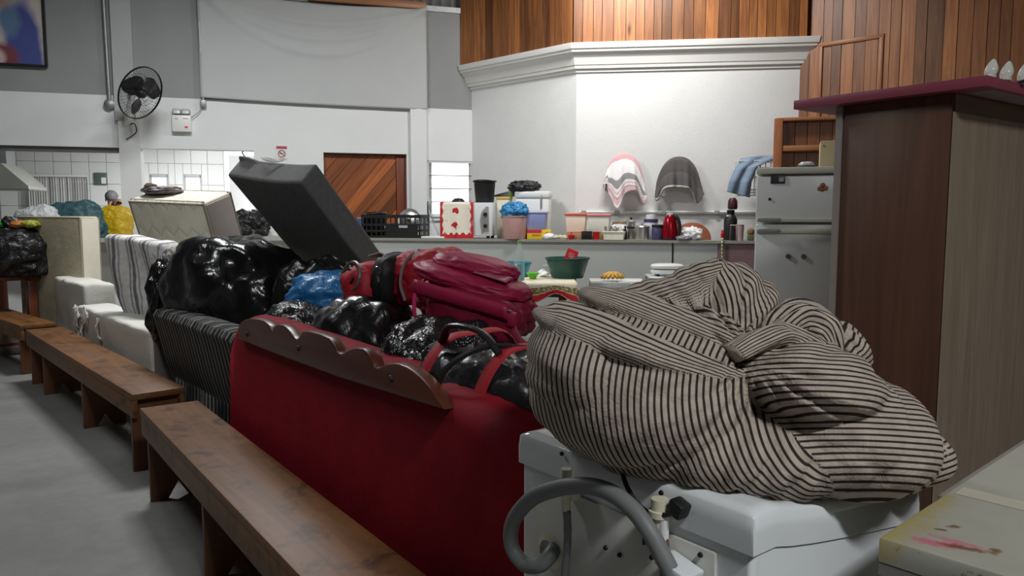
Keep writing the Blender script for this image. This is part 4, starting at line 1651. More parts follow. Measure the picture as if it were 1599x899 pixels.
# white wire dish rack on the wall with denim cloth
dr = at(1180, 305, 8.75)
rk = thing('dish_rack', 'white wire dish rack against the stage wall beside the fridge', 'rack', (dr.x, dr.y, dr.z), math.atan2((PC - PB).y, (PC - PB).x))
bm = NB()
for z in (.0, .03, .06, .2, .3, .38):
    tube(bm, [(-.22, -.14, z), (.3, -.14, z), (.3, .14, z), (-.22, .14, z), (-.22, -.14, z)], .006, 6)
obj('wire_frame', bm, M_wplast, rk)
for x in [-.22 + i * .058 for i in range(10)]:
    for y in (-.14, .14):
        bm = NB()
        tube(bm, [(x, y, 0), (x, y, .38)], .0045, 6)
        obj('upright_wire', bm, M_wplast, rk)
bm = NB()
box(bm, (.12, .02, .1), (.22, .16, .19), bev=.02)
tag(obj('plastic_box', bm, mat('milky_plastic', sRGB(206, 206, 208)), loc=(dr.x, dr.y, dr.z), rot=rk.rotation_euler), 'milky plastic box standing inside the white dish rack', 'box')
bm = NB()


def denim(u, v):
    # over the rack's top front rail and down past its corner
    def cv(pts, t):
        P = pts
        k = min(t * (len(P) - 1), len(P) - 1 - 1e-6)
        j_ = int(k)
        f = k - j_
        return tuple(P[j_][q_] + (P[j_ + 1][q_] - P[j_][q_]) * f for q_ in range(3))
    Lc = cv([(-.16, .12, .40), (-.20, -.10, .405), (-.27, -.19, .28), (-.325, -.21, .15), (-.345, -.20, .035)], v)
    Rc_ = cv([(.26, .12, .42), (.24, -.10, .43), (-.03, -.20, .31), (-.09, -.225, .14), (-.10, -.21, -.03)], v)
    w = .014 * math.sin(u * 11 + v * 3) * min(1, v * 3)
    return (Lc[0] + (Rc_[0] - Lc[0]) * u, Lc[1] + (Rc_[1] - Lc[1]) * u + w, Lc[2] + (Rc_[2] - Lc[2]) * u + .012 * math.sin(u * 3.1) * (v < .4))


sheet(bm, denim, 24, 40)
tag(obj('denim_cloth', bm, mat('pale_denim', sRGB(128, 146, 168), .9, var=.25, vs=7, bump=.3, bs=200), loc=(dr.x, dr.y, dr.z), rot=rk.rotation_euler, solid=.012, smooth=180), 'pale blue denim garment draped over the white dish rack', 'garment')
bm = NB()
lathe(bm, [(0, .0), (.045, 0), (.055, .02), (.05, .1), (.03, .13), (0, .13)], 20)
wp_ = at(1144, 322, 8.75)
tag(obj('wine_cup', bm, mat('dark_wine', sRGB(70, 30, 40), .4), loc=(wp_.x, wp_.y, 1.475)), 'dark wine coloured cup under the denim hanging above the flask', 'cup')

# ---------------------------------------------------------------- dining table with festive cloth
TX, TY, TZ = -.02, 7.92, .76
TWX, TWY = 1.32, .92
tb = thing('dining_table', 'brown wooden table under a cream and red festive cloth', 'table', (TX, TY, 0), R(-3))
bm = NB()
box(bm, (0, 0, TZ - .02), (TWX, TWY, .035), bev=.006)
obj('tabletop', bm, W_table, tb)
bm = NB()
for y in (-TWY / 2 + .07, TWY / 2 - .07):
    box(bm, (0, y, TZ - .095), (TWX - .16, .025, .11))
for x in (-TWX / 2 + .07, TWX / 2 - .07):
    box(bm, (x, 0, TZ - .095), (.025, TWY - .16, .11))
obj('apron', bm, W_table, tb)
for x in (-1, 1):
    for y in (-1, 1):
        bm = NB()
        box(bm, (x * (TWX / 2 - .12), y * (TWY / 2 - .08), (TZ - .04) / 2), (.07, .07, TZ - .04), bev=.005)
        obj('leg', bm, W_tablev, tb)


def xmas():
    m, nt, b = nodes_of('festive_tablecloth')
    tc = N(nt, 'ShaderNodeTexCoord')
    sx = N(nt, 'ShaderNodeSeparateXYZ')
    nt.links.new(tc.outputs['UV'], sx.inputs[0])
    u, v = sx.outputs[0], sx.outputs[1]
    e1 = mth(nt, 'MINIMUM', u, mth(nt, 'SUBTRACT', 1.0, u))
    e2 = mth(nt, 'MINIMUM', v, mth(nt, 'SUBTRACT', 1.0, v))
    e = mth(nt, 'MINIMUM', mth(nt, 'MULTIPLY', e1, 1.74), mth(nt, 'MULTIPLY', e2, 1.34))
    nz = noise_n(nt, tc.outputs['UV'], 60, 3)
    nz2 = noise_n(nt, tc.outputs['UV'], 26, 3)
    e_ = mth(nt, 'ADD', e, mth(nt, 'MULTIPLY', mth(nt, 'SUBTRACT', nz, .5), .03))
    c = ramp(nt, e_, [(0, sRGB(224, 214, 200)), (.008, sRGB(190, 26, 30)), (.075, sRGB(214, 204, 176)), (.085, sRGB(120, 106, 60)), (.15, sRGB(222, 214, 190))], 'CONSTANT')
    leaf = mth(nt, 'MULTIPLY', mth(nt, 'GREATER_THAN', nz, .55), mth(nt, 'MULTIPLY', mth(nt, 'GREATER_THAN', e, .08), mth(nt, 'LESS_THAN', e, .16)))
    c = mixc(nt, mth(nt, 'MULTIPLY', leaf, .85), c, sRGB(210, 198, 160))
    fl_ = mth(nt, 'MULTIPLY', mth(nt, 'GREATER_THAN', nz2, .64), mth(nt, 'GREATER_THAN', e, .17))
    c = mixc(nt, fl_, c, sRGB(176, 48, 50))
    nt.links.new(c, b.inputs['Base Color'])
    b.inputs['Roughness'].default_value = .85
    return m


bm = NB()
OVH = .21


def tcl(u, v):
    gx, gy = (u - .5) * (TWX + 2 * OVH), (v - .5) * (TWY + 2 * OVH)
    cx, cy = max(-TWX / 2, min(TWX / 2, gx)), max(-TWY / 2, min(TWY / 2, gy))
    ex, ey = gx - cx, gy - cy
    d = math.hypot(ex, ey)
    if d < 1e-6:
        return (gx, gy, TZ + .003)
    corner = min(abs(ex), abs(ey)) / OVH
    dx, dy = ex / d, ey / d
    t = gx * 9 + gy * 7
    out = .02 + .03 * math.sin(t) * d / OVH + corner * .02 + .015 * d / OVH
    lift = .10 * math.exp(-((gx - TWX * .36) / .13) ** 2) * (d / OVH) if ey < 0 and corner < .1 else 0
    return (cx + dx * out, cy + dy * out, TZ + .003 - d + lift)


sheet(bm, tcl, 90, 70)
tag(obj('tablecloth', bm, xmas(), loc=(TX, TY, 0), rot=(0, 0, R(-3)), solid=.003, smooth=180), 'cream tablecloth with leaf band and red border on the table', 'tablecloth')
TZT = TZ + .006


def on_table(px, Y):
    q = at(px, 430, Y)
    return V((q.x, q.y, TZT))


def basin(label, px, Y, r, h, m):
    t = thing('basin', label, 'basin', on_table(px, Y))
    bm = NB()
    lathe(bm, [(0, 0), (r * .68, 0), (r * .72, .01), (r * .95, h - .012), (r * 1.0, h - .01), (r * 1.0, h), (r * .91, h), (r * .69, .016), (0, .012)], 40)
    obj('bowl_body', bm, m, t)
    bm = NB()
    tube(bm, [(r * .985 * math.cos(k * math.pi / 20), r * .985 * math.sin(k * math.pi / 20), h) for k in range(41)], .006, 6)
    obj('rim', bm, m, t)
    return t


basin('large dark green plastic basin on the table', 886, 7.95, .232, .205, mat('dark_green_plastic', sRGB(44, 84, 76), .4, var=.04))
basin('teal plastic basin behind the clear bottle on the table', 807, 8.1, .158, .15, mat('teal_plastic', sRGB(44, 140, 160), .35, var=.04))
bwl = thing('bowl', 'small lime green bowl in front of the teal basin', 'bowl', on_table(832, 7.8))
bm = NB()
lathe(bm, [(0, 0), (.032, 0), (.034, .008), (.062, .058), (.066, .06), (.06, .062), (.03, .014), (0, .012)], 28)
obj('bowl_body', bm, mat('lime_plastic', sRGB(98, 190, 50), .35, var=.03), bwl)
bm = NB()
tube(bm, [(.063 * math.cos(k * math.pi / 14), .063 * math.sin(k * math.pi / 14), .06) for k in range(29)], .004, 6)
obj('rim', bm, mat('lime_plastic', sRGB(98, 190, 50)), bwl)
bt = thing('water_bottle', 'tall clear plastic bottle with green cap on the table', 'bottle', on_table(811, 7.62))
bm = NB()
lathe(bm, [(0, .0), (.045, 0), (.052, .012), (.052, .17), (.05, .2), (.052, .21), (.045, .26), (.024, .33), (.016, .35), (.016, .375), (0, .375)], 28)
obj('flask', bm, M_clearp, bt)
bm = NB()
lathe(bm, [(0, .37), (.018, .37), (.018, .395), (0, .397)], 20)
obj('cap', bm, mat('lime_plastic', sRGB(98, 190, 50)), bt)
bm = NB()
lathe(bm, [(.0, .006), (.049, .008), (.049, .165), (0, .168)], 24)
obj('water', bm, mat('water', (.75, .87, .88), .05, var=0, trans=.85, ior=1.2), bt)
pkt = thing('red_packet', 'red food packet standing in the dark green basin', 'packet', on_table(882, 7.95) + V((0, 0, .03)), rot=(R(-12), R(18), R(-4)))
bm = NB()
prism(bm, [(-.062, .14), (.058, .14), (.065, .27), (-.055, .28)], -.012, .012, bev=.006)
pb = obj('pouch', bm, mat('red_foil', sRGB(186, 26, 32), .35, var=.06), pkt)
bm = NB()
for i, (zz, ww_) in enumerate(((.225, .06), (.205, .07), (.188, .05))):
    tube(bm, spline([(-ww_ / 2, -.0135, zz), (-ww_ / 5, -.0135, zz + .007), (ww_ / 6, -.0135, zz - .004), (ww_ / 2, -.0135, zz + .005)], 4), .003, 5)
obj('lettering', bm, mat('pale_print', sRGB(220, 170, 160), .5), pb)
bm = NB()
prism(bm, [(-.02, 0), (.02, 0), (.05, .15), (-.035, .15)], -.008, .008, bev=.004)
obj('pouch_tail', bm, mat('silver_foil', (.6, .6, .58), .3, .6), pkt)
gl = thing('drinking_glass', 'clear tumbler on the table just beside the green basin', 'glass', on_table(853, 8.2))
bm = NB()
lathe(bm, [(0, 0), (.032, 0), (.038, .11), (.035, .11), (.029, .008), (0, .008)], 22)
obj('tumbler', bm, M_glass, gl)
bm = NB()
tube(bm, [(.037 * math.cos(k * math.pi / 10), .037 * math.sin(k * math.pi / 10), .11) for k in range(21)], .002, 6)
obj('rim', bm, M_wplast, gl)
bm = NB()
blob(bm, .18, .12, .075, 2.2, 4, .25, 2.4, .14, 4, 81)
tag(obj('blue_bag', bm, plastic_bag('pale_blue_bag', sRGB(70, 150, 196), .3), loc=on_table(772, 8.15), smooth=180), 'crumpled pale blue plastic bag on the table behind the pink backpack', 'bag')
bm = NB()
sheet(bm, lambda u, v: ((u - .5) * .22 + .02 * math.sin(v * 5), (v - .5) * .2, .01 + .05 * u * v + .012 * math.sin(u * 9)), 14, 14)
tag(obj('white_napkin', bm, mat('white_paper', sRGB(232, 232, 230)), loc=on_table(838, 8.1) + V((0, .05, 0)), solid=.002, smooth=180), 'white paper sheet behind the lime green bowl', 'paper')

# ---------------------------------------------------------------- white microwave with bananas, cooker
mwp = at(962, 450, 8.02)
mwz = at(962, 439, 7.82).z
MWW, MWH, MWD = .56, .32, .36
st = thing('low_stand', 'low wooden stand carrying the white microwave oven', 'stand', (mwp.x, mwp.y, 0), R(-4))
sh_ = mwz - MWH - .02
bm = NB()
box(bm, (0, 0, sh_ - .015), (.6, .4, .03))
obj('stand_top', bm, W_table, st)
for x in (-.26, .26):
    for y in (-.16, .16):
        bm = NB()
        box(bm, (x, y, (sh_ - .03) / 2), (.045, .045, sh_ - .03))
        obj('leg', bm, W_tablev, st)
mw = thing('microwave_oven', 'white microwave oven with grey door under the bananas', 'microwave', (mwp.x, mwp.y, sh_), R(-4))
bm = NB()
box(bm, (0, 0, .02 + MWH / 2), (MWW, MWD, MWH), bev=.01)
obj('case', bm, M_wplast, mw)
bm = NB()
box(bm, (-.07, -MWD / 2 - .008, .02 + MWH / 2), (MWW * .72, .016, MWH * .9), bev=.006)
mdr = obj('door', bm, mat('micro_door', sRGB(176, 178, 180), .35), mw)
bm = NB()
box(bm, (-.08, -MWD / 2 - .018, .02 + MWH / 2), (MWW * .5, .006, MWH * .6), bev=.003)
obj('door_window', bm, mat('micro_window', sRGB(120, 122, 126), .25), mdr)
bm = NB()
box(bm, (MWW * .385, -MWD / 2 - .006, .02 + MWH * .68), (.085, .012, .05), bev=.003)
obj('display', bm, M_dark, mw)
bm = NB()
for i in range(4):
    for j in range(3):
        box(bm, (MWW * .385 - .028 + j * .028, -MWD / 2 - .006, .06 + i * .03), (.02, .01, .018), bev=.002)
obj('keypad', bm, mat('keypad_grey', (.5, .5, .5), .4), mw)
for x in (-.22, .22):
    for y in (-.12, .12):
        bm = NB()
        lathe(bm, [(0, 0), (.018, 0), (.018, .022), (0, .022)], 10, m=TR((x, y, 0)))
        obj('foot', bm, M_black, mw)
bpx = at(956, 434, 7.92)
bmat_ = mat('banana_skin', sRGB(196, 152, 60), .5, var=.4, vs=24)
for i in range(7):
    a = -1.3 + i * .42
    pts = [(0, 0, .055)] + [(math.cos(a) * r_ * 1.3, math.sin(a) * r_ * .8 - .0, .05 - .0) for r_ in ()]
    ux, uy = math.sin(a) * 1.0, -math.cos(a) * .8
    pts = spline([(ux * .012, uy * .012, .075), (ux * .05, uy * .05, .07), (ux * .10, uy * .09, .045), (ux * .125, uy * .11, .018)], 5)
    bm = NB()
    n_ = len(pts)
    tube(bm, pts, [.006] + [.019] * (n_ - 3) + [.012, .005], 7)
    b0 = thing('banana', '%s ripe banana from the left in the bunch on the microwave oven' % ('first', 'second', 'third', 'fourth', 'fifth', 'sixth', 'seventh')[i], 'banana', (bpx.x, bpx.y, sh_ + MWH + .022), group='bananas on the microwave oven')
    obj('skin', bm, bmat_, b0, smooth=50)
    bm = NB()
    tube(bm, [(ux * .012, uy * .012, .075), (0, 0, .088)], .006, 6)
    obj('stem', bm, mat('banana_stem', sRGB(80, 58, 34), .7), b0)
ckp = at(1052, 440, 7.9)
ckz = at(1040, 430, 7.9).z
ck = thing('gas_cooker', 'white gas cooker with black top behind the striped bundle', 'cooker', (ckp.x, ckp.y, 0), R(-4))
bm = NB()
box(bm, (0, .0, (ckz - .05) / 2), (.52, .5, ckz - .05), bev=.008)
obj('case', bm, M_enamel, ck)
bm = NB()
box(bm, (0, 0, ckz - .035), (.53, .51, .03), bev=.004)
obj('hob', bm, M_black, ck)
bm = NB()
box(bm, (0, 0, ckz - .012), (.54, .52, .02), bev=.005)
obj('glass_cover', bm, M_enamel, ck)
for i in range(4):
    bm = NB()
    lathe(bm, [(0, 0), (.02, 0), (.018, .025), (0, .025)], 14, m=TR((-.18 + i * .12, -.25, ckz - .1), (R(90), 0, 0)))
    obj('knob', bm, M_black, ck)
sm = thing('sandwich_maker', 'rounded white sandwich maker on the gas cooker cover', 'sandwich maker', (ckp.x - .07, ckp.y, ckz), R(-4))
for z0, z1, nm in ((.012, .068, 'lower_shell'), (.07, .125, 'upper_shell')):
    bm = NB()
    blob(bm, .168, .128, (z1 - z0) / 1.85, 3.0, 4, 0, 2, 0, 4, 1, low=-.85, m=TR((0, 0, z0), (0, 0, 0)) if nm == 'upper_shell' else M.Translation((0, 0, z1)) @ M.Diagonal((1, 1, -1, 1)))
    obj(nm, bm, M_wplast, sm, smooth=180)
for x in (-.1, .1):
    bm = NB()
    box(bm, (x, 0, .008), (.03, .18, .016))
    obj('foot', bm, M_black, sm)
g2 = thing('drinking_glass', 'clear glass beside the white sandwich maker on the cooker', 'glass', (ckp.x + .165, ckp.y - .05, ckz))
bm = NB()
lathe(bm, [(0, 0), (.036, 0), (.048, .105), (.044, .105), (.033, .008), (0, .008)], 22)
obj('tumbler', bm, M_glass, g2)
bm = NB()
tube(bm, [(.047 * math.cos(k * math.pi / 10), .047 * math.sin(k * math.pi / 10), .105) for k in range(21)], .002, 6)
obj('rim', bm, M_wplast, g2)
# ---------------------------------------------------------------- timber booth, fridge
b0 = at(1205, 335, 8.3)
bth = thing('timber_booth', 'boarded cedar booth standing between white wall and timber wall behind the fridge', 'booth', (b0.x, b0.y, 0), R(-14))
BH = at(1205, 185, 8.3).z
bm = NB()
box(bm, (.04, .02, BH / 2), (.085, .05, BH), bev=.005)
obj('stile', bm, W_trimv, bth)
bm = NB()
box(bm, (.62, .05, BH - .01), (1.2, .1, .035), bev=.006)
obj('top_rail', bm, W_trimw, bth)
bm = NB()
hz = at(1240, 232, 8.3).z
box(bm, (.50, .03, hz), (.88, .05, .06), bev=.006)
obj('ledge', bm, W_trimw, bth)
bm = NB()
box(bm, (.62, .12, BH / 2), (1.2, .02, BH))
obj('backing', bm, W_trimv, bth)
for i in range(9):
    w = .125
    bm = NB()
    box(bm, (0, 0, BH / 2 - .01), (w - .007, .02, BH - .02))
    obj('plank', bm, W_plank, bth, loc=(.09 + w * (i + .5), .085, 0), smooth=0)

f0 = at(1180, 335, 6.0)
FH = at(1181, 262, 6.0).z
fr = thing('refrigerator', 'white two door refrigerator with stickers beside the wardrobe', 'refrigerator', (f0.x, f0.y, 0), R(-20))
FW, FD = .66, .64
zs = at(1182, 348, 6.0).z
M_fr = mat('fridge_enamel', sRGB(218, 221, 219), .35, var=.03, vs=1.5)
bm = NB()
box(bm, (FW / 2, FD / 2 + .04, (FH - .02) / 2 + .0), (FW, FD - .06, FH - .02), bev=.012)
obj('cabinet', bm, M_fr, fr)
bm = NB()
box(bm, (FW / 2, .035, (zs + FH - .06) / 2 + .01), (FW, .07, FH - .06 - zs - .03), bev=.014)
fd1 = obj('freezer_door', bm, M_fr, fr)
bm = NB()
box(bm, (FW / 2, .035, (zs + .10) / 2 - .0), (FW, .07, zs - .10 - .02), bev=.014)
fd2 = obj('main_door', bm, M_fr, fr)
bm = NB()
box(bm, (FW / 2, .3, FH - .025), (FW + .01, .62, .05), bev=.014)
obj('top_cover', bm, mat('yellowed_plastic', sRGB(196, 196, 180), .45, var=.04), fr)
for z, dr_ in ((zs + .025, fd1), (zs - .06, fd2)):
    bm = NB()
    box(bm, (FW / 2 - .02, -.008, z), (FW - .06, .03, .035), bev=.008)
    hd_ = obj('handle_strip', bm, mat('yellowed_plastic', sRGB(196, 196, 180)), dr_)
    bm = NB()
    box(bm, (.10, -.02, z), (.17, .03, .03), bev=.008)
    obj('grip', bm, mat('grey_grip', sRGB(140, 142, 142), .4), dr_)
bm = NB()
box(bm, (.155, -.003, at(1211, 281, 6).z), (.105, .008, .06), bev=.002)
st_ = obj('sticker', bm, mat('dark_sticker', sRGB(52, 54, 58), .4, var=.3, vs=50), fd1)
bm = NB()
box(bm, (.18, -.008, at(1211, 281, 6).z), (.035, .004, .03))
obj('print', bm, mat('grey_print', (.4, .4, .4)), fd1)
bm = NB()
pz = at(1267, 293, 6).z
for dx, dz, r_ in ((0, .012, .02), (-.02, -.012, .018), (.022, -.01, .018), (0, -.02, .015)):
    bmesh.ops.create_icosphere(bm, subdivisions=2, radius=1, matrix=TR((.475 + dx, -.004, pz + dz), (0, 0, 0), (r_, .008, r_)))
obj('magnet', bm, mat('brown_magnet', sRGB(140, 92, 72), .6, var=.5, vs=60), fd1)
bm = NB()
lathe(bm, [(0, 0), (.012, 0), (.01, .008), (0, .009)], 12, m=TR((.1, 0, at(1197, 311, 6).z), (R(90), 0, 0)))
obj('lock', bm, M_black, fd1)
for px in (1227, 1248):
    bm = NB()
    lathe(bm, [(0, 0), (.02, 0), (.017, .012), (0, .014)], 16, m=TR(((px - 1180) * 5.95 / FPX * 1.06, 0, at(px, 399, 6).z), (R(90), 0, 0)))
    obj('knob_magnet', bm, mat('grey_magnet', sRGB(120, 116, 112), .3, .4), fd2)
for x in (.06, FW - .06):
    bm = NB()
    box(bm, (x, .3, .05), (.06, .5, .1))
    obj('foot', bm, M_black, fr)
fm = TR(fr.location, (0, 0, R(-20)))
q = fm @ V((.60, .34, FH))
cb = thing('cardboard_box', 'plain cream box standing on top of the refrigerator', 'box', q, R(-20))
bm = NB()
box(bm, (.02, 0, .105), (.33, .26, .21), bev=.004)
obj('box_body', bm, mat('cream_card2', sRGB(200, 184, 146), .7, var=.04), cb)
bm = NB()
box(bm, (.02, 0, .208), (.335, .05, .006))
box(bm, (-.12, -.1305, .17), (.014, .004, .014))
obj('tape', bm, mat('brown_tape', sRGB(150, 124, 84), .5), cb)
q = fm @ V((.36, .12, FH))
dd = thing('small_dish', 'small white dish with scraps on the refrigerator top', 'dish', q, R(-20))
bm = NB()
lathe(bm, [(0, 0), (.05, 0), (.075, .016), (.07, .016), (.045, .005), (0, .005)], 22)
obj('plate', bm, mat('grey_dish', sRGB(120, 120, 118), .4), dd)
bm = NB()
blob(bm, .055, .035, .022, 2.4, 3, .3, 3, .05, 5, 90, m=TR((0, 0, .008)))
obj('contents', bm, M_wplast, dd, smooth=180)

# ---------------------------------------------------------------- wardrobe with red top
WR = thing('wardrobe', 'tall brown wardrobe seen from its back corner under a red board', 'wardrobe', (1.80, 3.20, 0), math.atan2(.6, .8))
WHT = 1.912
M_wside = wood('dark_veneer', sRGB(104, 72, 56), sRGB(80, 54, 42), 2, .42, .8)
M_wback = wood('pale_hardboard', sRGB(164, 146, 126), sRGB(138, 120, 102), 2, .55, 1.6)
M_wrail = wood('brown_hardboard', sRGB(126, 100, 78), sRGB(102, 78, 60), 0, .55, 1.2)
bm = NB()
box(bm, (.01, .25, WHT / 2 + .02), (.02, .50, WHT - .04), bev=.002)
obj('side_panel', bm, M_wside, WR)
bm = NB()
box(bm, (.80, .24, WHT / 2 + .02), (1.57, .45, WHT - .06))
obj('carcass', bm, M_wrail, WR)
bm = NB()
box(bm, (.82, .002, WHT - .045), (1.6, .014, .09))
obj('back_rail', bm, M_wrail, WR)
bm = NB()
box(bm, (.81, -.008, (WHT - .075) / 2 + .02), (1.62, .006, WHT - .115))
obj('back_sheet', bm, M_wback, WR)
bm = NB()
box(bm, (.005, .487, WHT / 2 + .02), (.03, .03, WHT - .04))
obj('front_edge', bm, mat('grey_edging', sRGB(150, 142, 136), .5), WR)
for x, y in ((.06, .05), (.06, .42), (1.54, .05), (1.54, .42)):
    bm = NB()
    box(bm, (x, y, .02), (.06, .06, .04))
    obj('foot', bm, M_wside, WR)
rb = thing('red_board', 'dull red painted board lying across the top of the wardrobe', 'board', V((1.80, 3.20, WHT + .001)), math.atan2(.6, .8))
bm = NB()
box(bm, (.78, .265, .022), (1.70, .84, .042), bev=.003)
obj('panel', bm, mat('dull_red_paint', sRGB(140, 66, 82), .4, var=.06, vs=3), rb)
bm = NB()
box(bm, (.8, -.08, .0005), (1.5, .1, .002))
obj('underside_paper', bm, mat('pale_mauve', sRGB(160, 140, 146), .6), rb)
wm_ = TR(rb.location, (0, 0, math.atan2(.6, .8)))
for i, (px, py, h, y) in enumerate(((1547, 128, .075, 3.1), (1571, 133, .078, 3.16), (1598, 136, .085, 3.22))):
    q = at(px, py, y)
    lab = ('white porcelain dish on edge, first from the corner of the red board', 'white porcelain dish on edge, second from the corner of the red board', 'white porcelain dish with dark base, third from the corner of the red board')[i]
    t = thing('porcelain_dish', lab, 'dish', (q.x, q.y, WHT + .043), R(20), 'white dishes on the red board')
    bm = NB()

    def lf(qv, h=h):
        return V((qv.x * (1 - .45 * max(0, qv.z)) + .40 * qv.z, qv.y * (1 - .3 * max(0, qv.z)), qv.z))
    blob(bm, .023, .024, h * .56, 2.0, 4, .02, 2, 0, 4, i, low=-.8, fn=lf)
    obj('dish_body', bm, mat('glazed_white', sRGB(222, 222, 214), .15, var=.02), t, smooth=180)
    bm = NB()
    box(bm, (-.008, 0, .006), (.034, .036, .012), bev=.004)
    obj('foot', bm, M_black if i == 2 else mat('glazed_white', sRGB(222, 222, 214)), t)

# ---------------------------------------------------------------- old chest freezer, front right
M_fz = None


def freezer_mat():
    m, nt, b = nodes_of('stained_white_lid')
    vec = coords(nt)
    c = ramp(nt, noise_n(nt, vec, 3, 4, .6), [(.3, sRGB(160, 158, 146)), (.7, sRGB(182, 180, 168))])
    sx = N(nt, 'ShaderNodeSeparateXYZ')
    nt.links.new(vec, sx.inputs[0])
    x, y = sx.outputs[0], sx.outputs[1]
    nz = noise_n(nt, vec, 22, 5, .7, .6)
    nz2 = noise_n(nt, vec, 70, 3, .6)
    # yellow paint along the long edge
    e = mth(nt, 'ADD', mth(nt, 'MULTIPLY', y, -9.0), nz)          # y goes negative into the lid
    yl = ramp(nt, e, [(.62, (0.85,) * 3), (.92, (0, 0, 0))])
    band = mth(nt, 'MULTIPLY', mth(nt, 'GREATER_THAN', x, .0), mth(nt, 'LESS_THAN', x, .30))
    c = mixc(nt, mth(nt, 'MULTIPLY', mth(nt, 'MULTIPLY', yl, band), .8), c, sRGB(176, 156, 70))

    def spot(c, px, py, rx, ry, rot, col, amt, soft=.5):
        mp = N(nt, 'ShaderNodeMapping', vector_type='TEXTURE')
        mp.inputs['Location'].default_value = (px, py, 0)
        mp.inputs['Rotation'].default_value = (0, 0, rot)
        mp.inputs['Scale'].default_value = (rx, ry, 1000)
        nt.links.new(vec, mp.inputs[0])
        ln = N(nt, 'ShaderNodeVectorMath', operation='LENGTH')
        nt.links.new(mp.outputs[0], ln.inputs[0])
        d = mth(nt, 'ADD', ln.outputs['Value'], mth(nt, 'MULTIPLY', mth(nt, 'SUBTRACT', nz2, .5), 1.6))
        f = ramp(nt, d, [(1 - soft, (amt,) * 3), (1.0, (0, 0, 0))])
        return mixc(nt, f, c, col)
    c = spot(c, .045, -.075, .018, .05, .35, sRGB(206, 96, 120), .75)
    c = spot(c, .075, -.10, .012, .06, .0, sRGB(206, 96, 120), .6)
    for (sx_, sy_, a, bb_, r_) in ((.06, -.115, .01, .05, .3), (.14, -.07, .008, .016, 1), (.085, -.15, .012, .012, 0), (.11, -.06, .006, .012, .5)):
        c = spot(c, sx_, sy_, a, bb_, r_, sRGB(110, 76, 42), .8)
    # rust specks along the front edge
    fe = ramp(nt, mth(nt, 'ADD', mth(nt, 'MULTIPLY', mth(nt, 'ABSOLUTE', x), 90.0), mth(nt, 'MULTIPLY', nz, 1.5)), [(.50, (.85,) * 3), (.62, (0, 0, 0))])
    c = mixc(nt, fe, c, sRGB(104, 74, 44))
    nt.links.new(c, b.inputs['Base Color'])
    b.inputs['Roughness'].default_value = .45
    return m


fza = V((.616, 1.247, 0))
fz = thing('chest_freezer', 'old white chest freezer with paint stained rusty lid', 'freezer', fza, math.atan2(.666, .744))
FL, FWD, FZH = 1.25, .66, .88
bm = NB()
box(bm, (FL / 2, -FWD / 2, (FZH - .05) / 2 + .03), (FL - .01, FWD - .01, FZH - .11), bev=.01)
obj('body', bm, mat('freezer_white', sRGB(170, 168, 158), .45, var=.05, vs=3), fz)
bm = NB()
box(bm, (FL / 2, -FWD / 2, FZH - .055), (FL - .004, FWD - .004, .02))
obj('gasket', bm, mat('grey_gasket', sRGB(120, 116, 112), .6), fz)
bm = NB()
box(bm, (FL / 2, -FWD / 2, FZH - .022), (FL, FWD, .045), bev=.006)
obj('lid', bm, freezer_mat(), fz)
bm = NB()
box(bm, (FL / 2 + .15, .006, FZH - .02), (FL - .3, .014, .03), bev=.004)
obj('edge_strip', bm, mat('grey_strip2', sRGB(134, 128, 122), .5), fz)
bm = NB()
box(bm, (.335, -FWD / 2 - .0, FZH + .001), (.05, FWD - .03, .004))
obj('pale_band', bm, mat('pale_paint', sRGB(190, 186, 168), .5, var=.06), fz)
for x in (.1, FL - .1):
    for y in (-.08, -FWD + .08):
        bm = NB()
        box(bm, (x, y, .015), (.06, .06, .03))
        obj('foot', bm, M_black, fz)

# ---------------------------------------------------------------- washing machine, rear towards us
MA, MB_ = V((.022, 1.641, 0)), V((.384, 1.177, 0))
MANG = math.atan2(MB_.y - MA.y, MB_.x - MA.x)
MWD_ = (MB_ - MA).length
WMM = TR(MA, (0, 0, MANG))
WMI = WMM.inverted()
mn = (WMM.to_3x3() @ V((0, 1, 0)))


def on_back(px, py, off=0.0):
    q = WMI @ on_plane(px, py, (mn.x, mn.y), mn.dot(MA) - off)
    return V((q.x, -off, q.z))


wm = thing('washing_machine', 'white top loading washing machine turned with hoses and rear panel outward', 'washing machine', MA, MANG)
HB, HF, DP = .95, .865, .56
bm = NB()
pts = [(0, .04), (0, HB - .07), (.02, HB - .055), (DP - .03, HF - .055), (DP, HF - .075), (DP, .04)]
# side profile pushed across the width
a_ = [bm.verts.new((0, y, z)) for y, z in pts]
b_ = [bm.verts.new((MWD_, y, z)) for y, z in pts]
fs = [bm.faces.new(a_), bm.faces.new(b_[::-1])]
for i in range(len(pts)):
    j = (i + 1) % len(pts)
    fs.append(bm.faces.new((a_[i], b_[i], b_[j], a_[j])))
bmesh.ops.recalc_face_normals(bm, faces=fs)
bmesh.ops.bevel(bm, geom=list({e for f in fs[:2] for e in f.edges}), offset=.012, segments=3, affect='EDGES', profile=.5)
obj('cabinet', bm, M_enamel, wm)
bm = NB()


def deck(u, v):
    # rim over the cabinet, dished towards the drum lid
    x = -.004 + u * (MWD_ + .008)
    y = -.006 + v * (DP + .014)
    side = min(u, 1 - u) * MWD_
    fr_ = (1 - v) * DP
    bk_ = v * DP
    zt = HB + (HF - HB) * max(0, (v - .12) / .88) ** .8
    d = min(side, fr_, bk_)
    s1 = min(1, max(0, (min(side, fr_ * .9, max(0, bk_ - .05)) - .025) / .06))
    s1 = s1 * s1 * (3 - 2 * s1)
    z = zt - .045 * s1
    if d < 1e-4:
        z = zt - .035
    elif d < .02:
        z = zt - .012 * (1 - d / .02) ** 2
    return (x, y, z)


def remap(k, n):
    t = k / n
    return t


